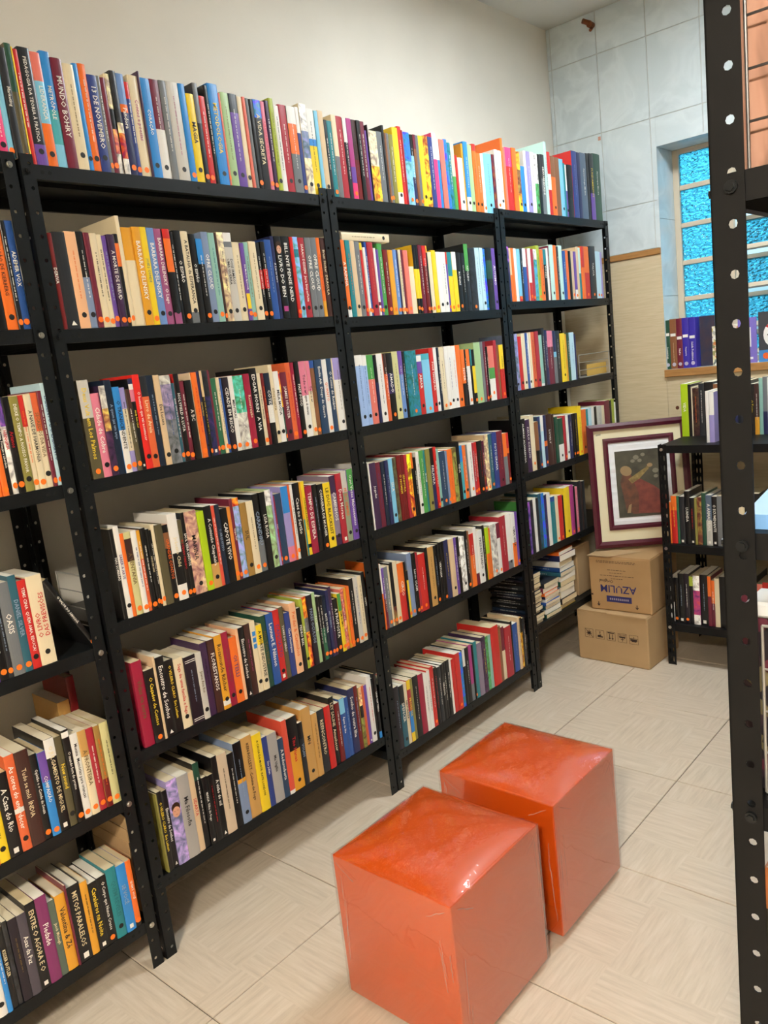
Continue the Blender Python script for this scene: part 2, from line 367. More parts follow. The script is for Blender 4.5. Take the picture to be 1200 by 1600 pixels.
def shelf_mesh(w, d, m, lip=0.030, name='shelf'):
    """tray: top surface at z=0, x 0..d (front at d), y 0..w"""
    q = MB(); t = 0.0012
    q.box(0, 0, -t, d, w, 0)
    q.box(d - t, 0, -lip, d, w, -t); q.box(0, 0, -lip, t, w, -t); q.box(t, 0, -lip, d - t, t, -t); q.box(t, w - t, -lip, d - t, w, -t)
    q.box(d - 0.012, t, -lip, d - t, w - t, -lip + t); q.box(t, t, -lip, 0.012, w - t, -lip + t)
    q.box(d * 0.5 - 0.02, t, -0.012, d * 0.5 + 0.02, w - t, -t)
    for yy in (0.045, 0.062, w - 0.062, w - 0.045, w / 2):
        q.tube((d - 0.001, yy, -0.015), (d + 0.0004, yy, -0.015), 0.0042, 8, 1)
    return q.mesh(name, [m, M_hole_shade])
def bolt_mesh(m):
    q = MB(); q.tube((0, 0, 0), (0.0035, 0, 0), 0.0068, 10); q.tube((0.0035, 0, 0), (0.006, 0, 0), 0.0045, 6)
    return q.mesh('bolt', [m])
BOLT_S, BOLT_D = bolt_mesh(M_chrome), bolt_mesh(M_darkbolt)
RX = 0.36; RD = 0.30
POST = post_mesh(1.945, m=M_black_metal)
ROT = [0.0, math.pi / 2, math.pi, -math.pi / 2]
def rack(label, x, y, rz, w, d, heights, post, m, bolt, lip=0.030, off=0.012, group=None, top_post=None, boltrow=0.5):
    """x,y = back left corner seen from the front; local x to the front, local y to the right"""
    R_ = tag(empty('bookshelf', (x, y, 0), rz), label, 'bookshelf', group)
    for (px, py, r) in ((0, 0, 0), (d, 0, math.pi / 2), (d, w, math.pi), (0, w, -math.pi / 2)):
        link('post', post, R_, (px, py, 0), (0, 0, r))
    sm_ = shelf_mesh(w - 0.006, d - 0.005, m, lip)
    for z in heights:
        link('shelf', sm_, R_, (0.0025, 0.003, z))
        for yy in (0.015, w - 0.015):
            link('bolt', bolt, R_, (d, yy, z - lip * boltrow))
    return R_
HA = [1.9337, 1.5818, 1.2386, 0.8524, 0.4642, 0.1322]
HB = [1.9258, 1.5773, 1.2360, 0.8915, 0.5595, 0.2164]
HC = [1.9253, 1.5725, 1.2348, 0.8991, 0.5614, 0.1310]
HD = [1.9448, 1.5995, 1.2534, 0.9163, 0.5771, 0.2667]
G = 'black steel bookshelves along the left wall'
rack('black steel bookshelf cut off by the left edge, with silver bolts', RX - RD, -0.932, 0, 0.924, RD, HA, POST, M_black_metal, BOLT_S)
rack('widest-looking black steel bookshelf, second from the left along the wall', RX - RD, 0.002, 0, 0.921, RD, HB, POST, M_black_metal, BOLT_D)
rack('third black steel bookshelf from the left, behind the two orange cubes', RX - RD, 0.928, 0, 0.922, RD, HC, POST, M_black_metal, BOLT_D)
rack('farthest black steel bookshelf along the left wall, beside the framed picture', RX - RD, 1.856, 0, 0.918, RD, HD, POST, M_black_metal, BOLT_D)
# near rack at the right edge: its end faces the camera
HR = [1.93, 1.575, 1.200, 0.872, 0.52, 0.16]
POST_R = post_mesh(1.98, w=0.034, u=0.0215, a=0.0048, b=0.0048, m=M_rack_dark)
NR = rack('dark steel bookshelf at the right edge, its perforated post nearest the camera', 2.080, 0.925, math.pi, 0.925, 0.30, HR, POST_R, M_rack_dark, BOLT_D)
for z in HR:   # bolts on the end flange
    link('bolt', BOLT_D, NR, (0.279, 0.925, z - 0.014), (0, 0, math.pi / 2))
# low slotted rack at the far end
POST_L = post_mesh(0.962, w=0.036, pitch=0.04, u=[0.010, 0.025], a=0.0034, b=0.0125, m=M_rack_dark)
rack('low black slotted steel rack beside the cardboard boxes, under the window', 0.727, 2.735, -math.pi / 2, 0.92, 0.40, [0.958, 0.536, 0.186], POST_L, M_rack_dark, BOLT_S, lip=0.032)

# ---------------------------------------------------------------- books
PAL = {'w': ('e9e7e2', 'white'), 'lg': ('c9c6be', 'pale grey'), 'lg2': ('a6a3a0', 'grey'), 'gy': ('6f7479', 'grey'), 'ch': ('25282d', 'charcoal'), 'k': ('101012', 'black'),
 'cr': ('e3d5b4', 'cream'), 'be': ('d8bd98', 'beige'), 'be2': ('cdb9a0', 'beige'), 'pe': ('edb98f', 'peach'), 'tan': ('c79a58', 'tan'), 'kr': ('9c7a3e', 'mustard brown'), 'br': ('87593a', 'brown'), 'dbr': ('3f2622', 'dark brown'),
 'mr': ('6e2337', 'maroon'), 'crm': ('9a1f3d', 'crimson'), 'rd': ('c62a27', 'red'), 'rdb': ('dd2a25', 'bright red'), 'rd2': ('d8533f', 'coral red'), 'rdk': ('a82b38', 'deep red'), 'dr': ('701a1c', 'dark red'),
 'or': ('ea722a', 'orange'), 'or2': ('d9653a', 'burnt orange'), 'or3': ('dd8a35', 'amber'), 'sal': ('e0786a', 'salmon'), 'sal2': ('c9988a', 'dusty pink'), 'pk': ('dd7f97', 'pink'), 'hp': ('e8417f', 'hot pink'), 'mg': ('a93f83', 'magenta'), 'mg2': ('7d2f63', 'plum'),
 'pu': ('6a4aa0', 'purple'), 'dp': ('3d2648', 'dark purple'), 'dpk': ('1f1824', 'purple-black'), 'mv': ('9c5480', 'mauve'), 'lv': ('9d93cc', 'lavender'), 'lv2': ('8f86a8', 'grey lavender'), 'gylv': ('877a8f', 'grey mauve'), 'gylv2': ('4b4550', 'slate'),
 'nb': ('262b55', 'navy'), 'nb2': ('2f3f82', 'dark blue'), 'nbp': ('3a2fa0', 'violet blue'), 'nv': ('162438', 'blue-black'), 'nv3': ('28415f', 'steel blue'), 'bl': ('2f86d2', 'bright blue'), 'bl2': ('2a5299', 'blue'), 'bl3': ('6a8ec8', 'mid blue'), 'lb': ('7fc4e4', 'sky blue'), 'lb2': ('9cb9e6', 'pale blue'), 'pb': ('bcdcea', 'ice blue'), 'gb': ('7d8fb0', 'blue-grey'), 'gb2': ('56677c', 'slate blue'),
 'te': ('23808a', 'teal'), 'te2': ('4aa8b5', 'turquoise'), 'te3': ('2c5d6e', 'dark teal'), 'tp': ('bfe3dc', 'pale teal'), 'tq': ('56bf9c', 'mint green'), 'mt': ('8dbcb0', 'mint'),
 'gn': ('4d9a4c', 'green'), 'dg': ('1f4a3a', 'dark green'), 'dg2': ('2d6a4c', 'bottle green'), 'lgn': ('a5c48f', 'light green'), 'lgn2': ('8f9a7f', 'sage'), 'li': ('a7b743', 'lime'), 'li2': ('cfcb93', 'pale olive'), 'lim': ('a9c81c', 'bright lime'), 'gg': ('57665a', 'grey green'),
 'ol': ('8a8443', 'olive'), 'dol': ('57513a', 'dark olive'), 'ye': ('efcf2a', 'yellow'), 'go': ('dfa02f', 'golden')}
PALC = {k: hx(v[0]) for k, v in PAL.items()}
_tcache = {}
def text_geo(body):
    if body not in _tcache:
        cu = bpy.data.curves.new('t', 'FONT'); cu.body = body; cu.size = 1.0; cu.resolution_u = 1; cu.offset = 0.012; cu.fill_mode = 'FRONT'
        o = bpy.data.objects.new('t', cu)
        me = bpy.data.meshes.new_from_object(o)
        v = [(p.co.x, p.co.y) for p in me.vertices]; f = [tuple(p.vertices) for p in me.polygons]
        bpy.data.objects.remove(o); bpy.data.meshes.remove(me); bpy.data.curves.remove(cu)
        xs = [p[0] for p in v]; ys = [p[1] for p in v]
        x0, x1, y0, y1 = min(xs), max(xs), min(ys), max(ys)
        _tcache[body] = ([(a - (x0 + x1) / 2, b - (y0 + y1) / 2) for a, b in v], f, x1 - x0, y1 - y0)
    return _tcache[body]
def dash_geo(L, hgt, rg):
    """rows of small strokes standing for print too fine to read: local x along, y across"""
    v = []; f = []; x = -L / 2
    while x < L / 2:
        for _ in range(rg.randint(2, 8)):
            if x > L / 2: break
            ww = rg.uniform(0.0008, 0.0016); hh = hgt * rg.choice((0.5, 0.5, 0.62, 0.75))
            b = len(v); v += [(x, -hh / 2), (x + ww, -hh / 2), (x + ww, hh / 2), (x, hh / 2)]; f.append((b, b + 1, b + 2, b + 3))
            x += ww + 0.0008
        x += 0.0025
    return v, f
def bands(spec):
    p = spec.split('/'); out = []; last = 0.0
    for i in range(0, len(p), 2):
        e = float(p[i + 1]) if i + 1 < len(p) else 1.0
        if e > last: out.append((p[i], last, e))
        last = e
    return out       # from the top down, fractions
def book_parts(w, h, spec, flags, title, rg, depth=None):
    """dict part -> (MB, material key). spine at x=0 facing +x, y 0..w, z 0..h"""
    bs = bands(spec); parts = {}
    d = depth or min(0.235, h * rg.uniform(0.64, 0.70))
    al = 0.0 if 'n' in flags else 1.0
    big = max(bs, key=lambda b: b[2] - b[1])[0]
    cc = (*PALC['rd'], 1.0) if 'R' in flags else (*PALC[big], 1.0)
    t = 0.0007; b = min(0.0016, w * 0.16)
    hard = rg.random() < 0.14 and w > 0.012; ov = 0.0028 if hard else 0.0002
    q = MB(); prof = [(-b, 0), (-b * 0.3, w * 0.16), (0, w * 0.38), (0, w * 0.62), (-b * 0.3, w * 0.84), (-b, w)]
    for (c, f0, f1) in bs:
        col = (*PALC[c], al); za, zb = h * (1 - f1), h * (1 - f0)
        for i in range(5):
            (xa, ya), (xb, yb_) = prof[i], prof[i + 1]
            q.face([(xa, ya, za), (xb, yb_, za), (xb, yb_, zb), (xa, ya, zb)], 0, col)
    q.face([(-d, 0, 0), (-b, 0, 0), (-b, 0, h), (-d, 0, h)], 0, cc); q.face([(-b, w, 0), (-d, w, 0), (-d, w, h), (-b, w, h)], 0, cc)
    q.face([(-b - t, t, 0), (-d, t, 0), (-d, t, h), (-b - t, t, h)], 0, cc); q.face([(-d, w - t, 0), (-b - t, w - t, 0), (-b - t, w - t, h), (-d, w - t, h)], 0, cc)
    q.face([(-d, t, 0), (-d, 0, 0), (-d, 0, h), (-d, t, h)], 0, cc); q.face([(-d, w, 0), (-d, w - t, 0), (-d, w - t, h), (-d, w, h)], 0, cc)
    for z, flip in ((0, True), (h, False)):
        for P in ([(-d, 0, z), (-b, 0, z), (-b - t, t, z), (-d, t, z)], [(-b - t, w - t, z), (-b, w, z), (-d, w, z), (-d, w - t, z)],
                  [(-b, 0, z), (-b * 0.3, w * 0.16, z), (0, w * 0.38, z), (0, w * 0.62, z), (-b * 0.3, w * 0.84, z), (-b, w, z), (-b - t, w - t, z), (-b - t, t, z)]):
            q.face(P[::-1] if flip else P, 0, cc)
    parts['cover'] = (q, 'cover')
    pc = hx(rg.choice(('e4d8bd', 'ddd0b2', 'e8e2d2', 'd9c9a6', 'ece7da', 'dccaa2')))
    parts['pages'] = (MB().box(-d + ov, t, ov, -b - t, w - t, h - ov, 0, (*pc, 1.0)), 'pages')
    x = 0.0005
    def disc(y, z, r, n=10):
        m = MB(); r2 = min(r, w / 2 - 0.0002)
        m.face([(x + 0.0003, y + r2 * math.cos(2 * math.pi * i / n), z + r * math.sin(2 * math.pi * i / n)) for i in range(n)]); return m
    if 'o' in flags or 'b' in flags:
        r = min(0.0062, max(0.0035, w * 0.42)) if 'b' in flags and 'o' not in flags else 0.0066
        parts['sticker'] = (disc(w / 2, rg.uniform(0.013, 0.019) + (0.012 if 'b' in flags else 0), r), 'st_orange' if 'o' in flags else 'st_black')
    em = MB(); white = (*hx('efece4'), 1.0)
    def patch(y0, z0, y1, z1, col): em.face([(x, y0, z0), (x, y1, z0), (x, y1, z1), (x, y0, z1)], 0, col)
    if 'w' in flags:
        patch(w * 0.3, 0.008, w * 0.7, 0.008 + w * 0.45, white)
    if 't' in flags:
        em.face([(x, w * 0.3, 0.008), (x, w * 0.75, 0.008), (x, w * 0.5, 0.018)], 0, white)
    if 's' in flags:
        for z in (0.008, 0.013, h - 0.012, h - 0.017): patch(w * 0.05, z, w * 0.95, z + 0.0018, white)
    if 'q' in flags:
        for k in range(3): patch(w * 0.2, h * 0.62 + k * 0.018, w * 0.8, h * 0.62 + k * 0.018 + 0.013, (*PALC['bl'], 1.0))
    if 'L' in flags:
        z = h * rg.uniform(0.58, 0.72); patch(w * 0.1, z, w * 0.9, z + 0.013, white)
        em.face([(x, w / 2 + w * 0.3 * math.cos(a * math.pi / 5), 0.02 + w * 0.3 * math.sin(a * math.pi / 5)) for a in range(10)], 0, (*hx('b9b4c8'), 1.0))
    if 'P' in flags or 'F' in flags:
        zc = h * (0.84 if 'P' in flags else 0.62); r = w * 0.36
        em.face([(x, w / 2 + 1.12 * r * math.cos(a * math.pi / 8), zc + 0.012 + 1.25 * r * math.sin(a * math.pi / 8)) for a in range(16)], 0, (*hx('3a2418'), 1.0))
        em.face([(x + 0.0002, w / 2 + r * math.cos(a * math.pi / 8), zc + 1.3 * r * math.sin(a * math.pi / 8)) for a in range(16)], 0, (*hx('d8a184'), 1.0))
        for s_ in (-1, 1):
            em.face([(x + 0.0004, w / 2 + s_ * r * 0.4 + r * 0.13 * math.cos(a * math.pi / 3), zc + r * 0.25 + r * 0.09 * math.sin(a * math.pi / 3)) for a in range(6)], 0, (*hx('2a1a14'), 1.0))
        em.face([(x + 0.0004, w / 2 - r * 0.35, zc - r * 0.55), (x + 0.0004, w / 2, zc - r * 0.72), (x + 0.0004, w / 2 + r * 0.35, zc - r * 0.55), (x + 0.0004, w / 2, zc - r * 0.6)], 0, (*hx('a0463c'), 1.0))
        if 'P' in flags: patch(w * 0.15, 0.02, w * 0.8, 0.034, (*PALC['mg'], 1.0))
    if em.f: parts['emblem'] = (em, 'cover')
    if title:
        up = title[0] == '^'
        if up: title = title[1:]
        ink = title[1] if title[0] == '~' else title[0]
        if title[0] == '~':
            L = h * rg.uniform(0.4, 0.62); v, f = dash_geo(L, min(0.0045, w * 0.34), rg); sc = 1.0; zc = h * 0.56
        else:
            v, f, tw, th = text_geo(title[2:].replace('@', chr(10))); sc = min(w * (0.72 if '@' in title else 0.52) / max(th, 0.6), h * 0.72 / tw); zc = h * 0.56
            if w < 0.012: sc = min(w * 0.62 / max(th, 0.6), h * 0.76 / tw)
        if title[0] != '~': sc = min(sc, (0.026 if '@' in title else 0.0125) / max(th, 0.6))
        if 'L' in flags: sc *= 0.75; zc = h * 0.33
        m = MB(); s_ = -1 if up else 1
        m.v = [(x + 0.0002, w / 2 + s_ * sc * b_, zc - s_ * sc * a_) for a_, b_ in v]; m.f = f; m.m = [0] * len(f); m.c = [(1, 1, 1, 1)] * len(f)
        parts['title'] = (m, 'ink_' + ink)
    return parts, d
BMATS = {'cover': M_cover, 'pages': M_pages, 'st_orange': M_st_orange, 'st_black': M_st_black}
for k, m in M_ink.items(): BMATS['ink_' + k] = m
BKEYS = list(BMATS); REST = MB()
def put_book(parts, M, own, label=None, group=None):
    if not own:
        for nm, (q, k) in parts.items(): REST.add(q, M, BKEYS.index(k))
        return
    r = bpy.data.objects.new('book', None); COL.objects.link(r); r.empty_display_size = 0.02; r.matrix_world = M
    tag(r, label, 'book', group)
    co = parts['cover'][0].build('cover', BMATS['cover'], r)
    for nm, (q, k) in parts.items():
        if nm != 'cover': q.build(nm, BMATS[k], r if nm == 'pages' else co)
def ordinal(n):
    return '%d%s' % (n, 'th' if 10 <= n % 100 <= 20 else {1: 'st', 2: 'nd', 3: 'rd'}.get(n % 10, 'th'))
def colour_words(spec):
    bs = sorted(bands(spec), key=lambda b: b[1] - b[2]); out = []
    for b in bs:
        nm = PAL[b[0]][1]
        if nm not in out and (not out or b[2] - b[1] > 0.2): out.append(nm)
    return ' and '.join(out[:2])
SHELFN = {1: 'top', 2: 'second', 3: 'third', 4: 'fourth', 5: 'fifth', 6: 'bottom'}
BAYN = {'A': 'leftmost bookshelf', 'B': 'widest bookshelf', 'C': 'third bookshelf', 'D': 'farthest left-wall bookshelf'}
def place_row(key, x, y, z, rz, start, books, own_ids, first_id):
    c = start; n = 0
    for (w, h, spec, fl_, title) in books:
        bid = first_id + n; n += 1
        rg = random.Random(bid * 7 + 3)
        parts, d = book_parts(w - 0.0004, h, spec, fl_, title, rg, 0.155 if key[0] == 'S' else None)
        back = rg.uniform(0.002, 0.006)
        M = Matrix.Translation((x, y, z)) @ Matrix.Rotation(rz, 4, 'Z') @ Matrix.Translation((-back, c + 0.0002, 0.0006))
        own = bid in own_ids; lab = grp = None
        if own:
            thick = 'thin ' if w < 0.011 else ('thick ' if w > 0.027 else '')
            if key[0] in BAYN:
                place = '%s from left %s %s' % (ordinal(n), {1: 'on top of'}.get(int(key[1]), 'on ' + SHELFN[int(key[1])] + ' shelf of'), BAYN[key[0]])
                grp = 'books on the %s shelf of the %s' % (SHELFN[int(key[1])], BAYN[key[0]])
            else:
                s_ = {'T': 'on top of low black rack', 'M': 'on middle shelf of low rack', 'W': 'on bottom shelf of low rack', 'S': 'on window sill'}[key[0]]
                place = ordinal(n) + ' from left ' + s_; grp = 'books ' + s_
            lab = thick + colour_words(spec) + ' book, ' + place
            if len(lab.split()) < 14 and fl_ and 'o' in fl_: lab = lab.replace(' book,', ' book with orange dot,')
            elif len(lab.split()) < 14 and fl_ and 'b' in fl_: lab = lab.replace(' book,', ' book with black dot,')
        put_book(parts, M, own, lab, grp)
        c += w

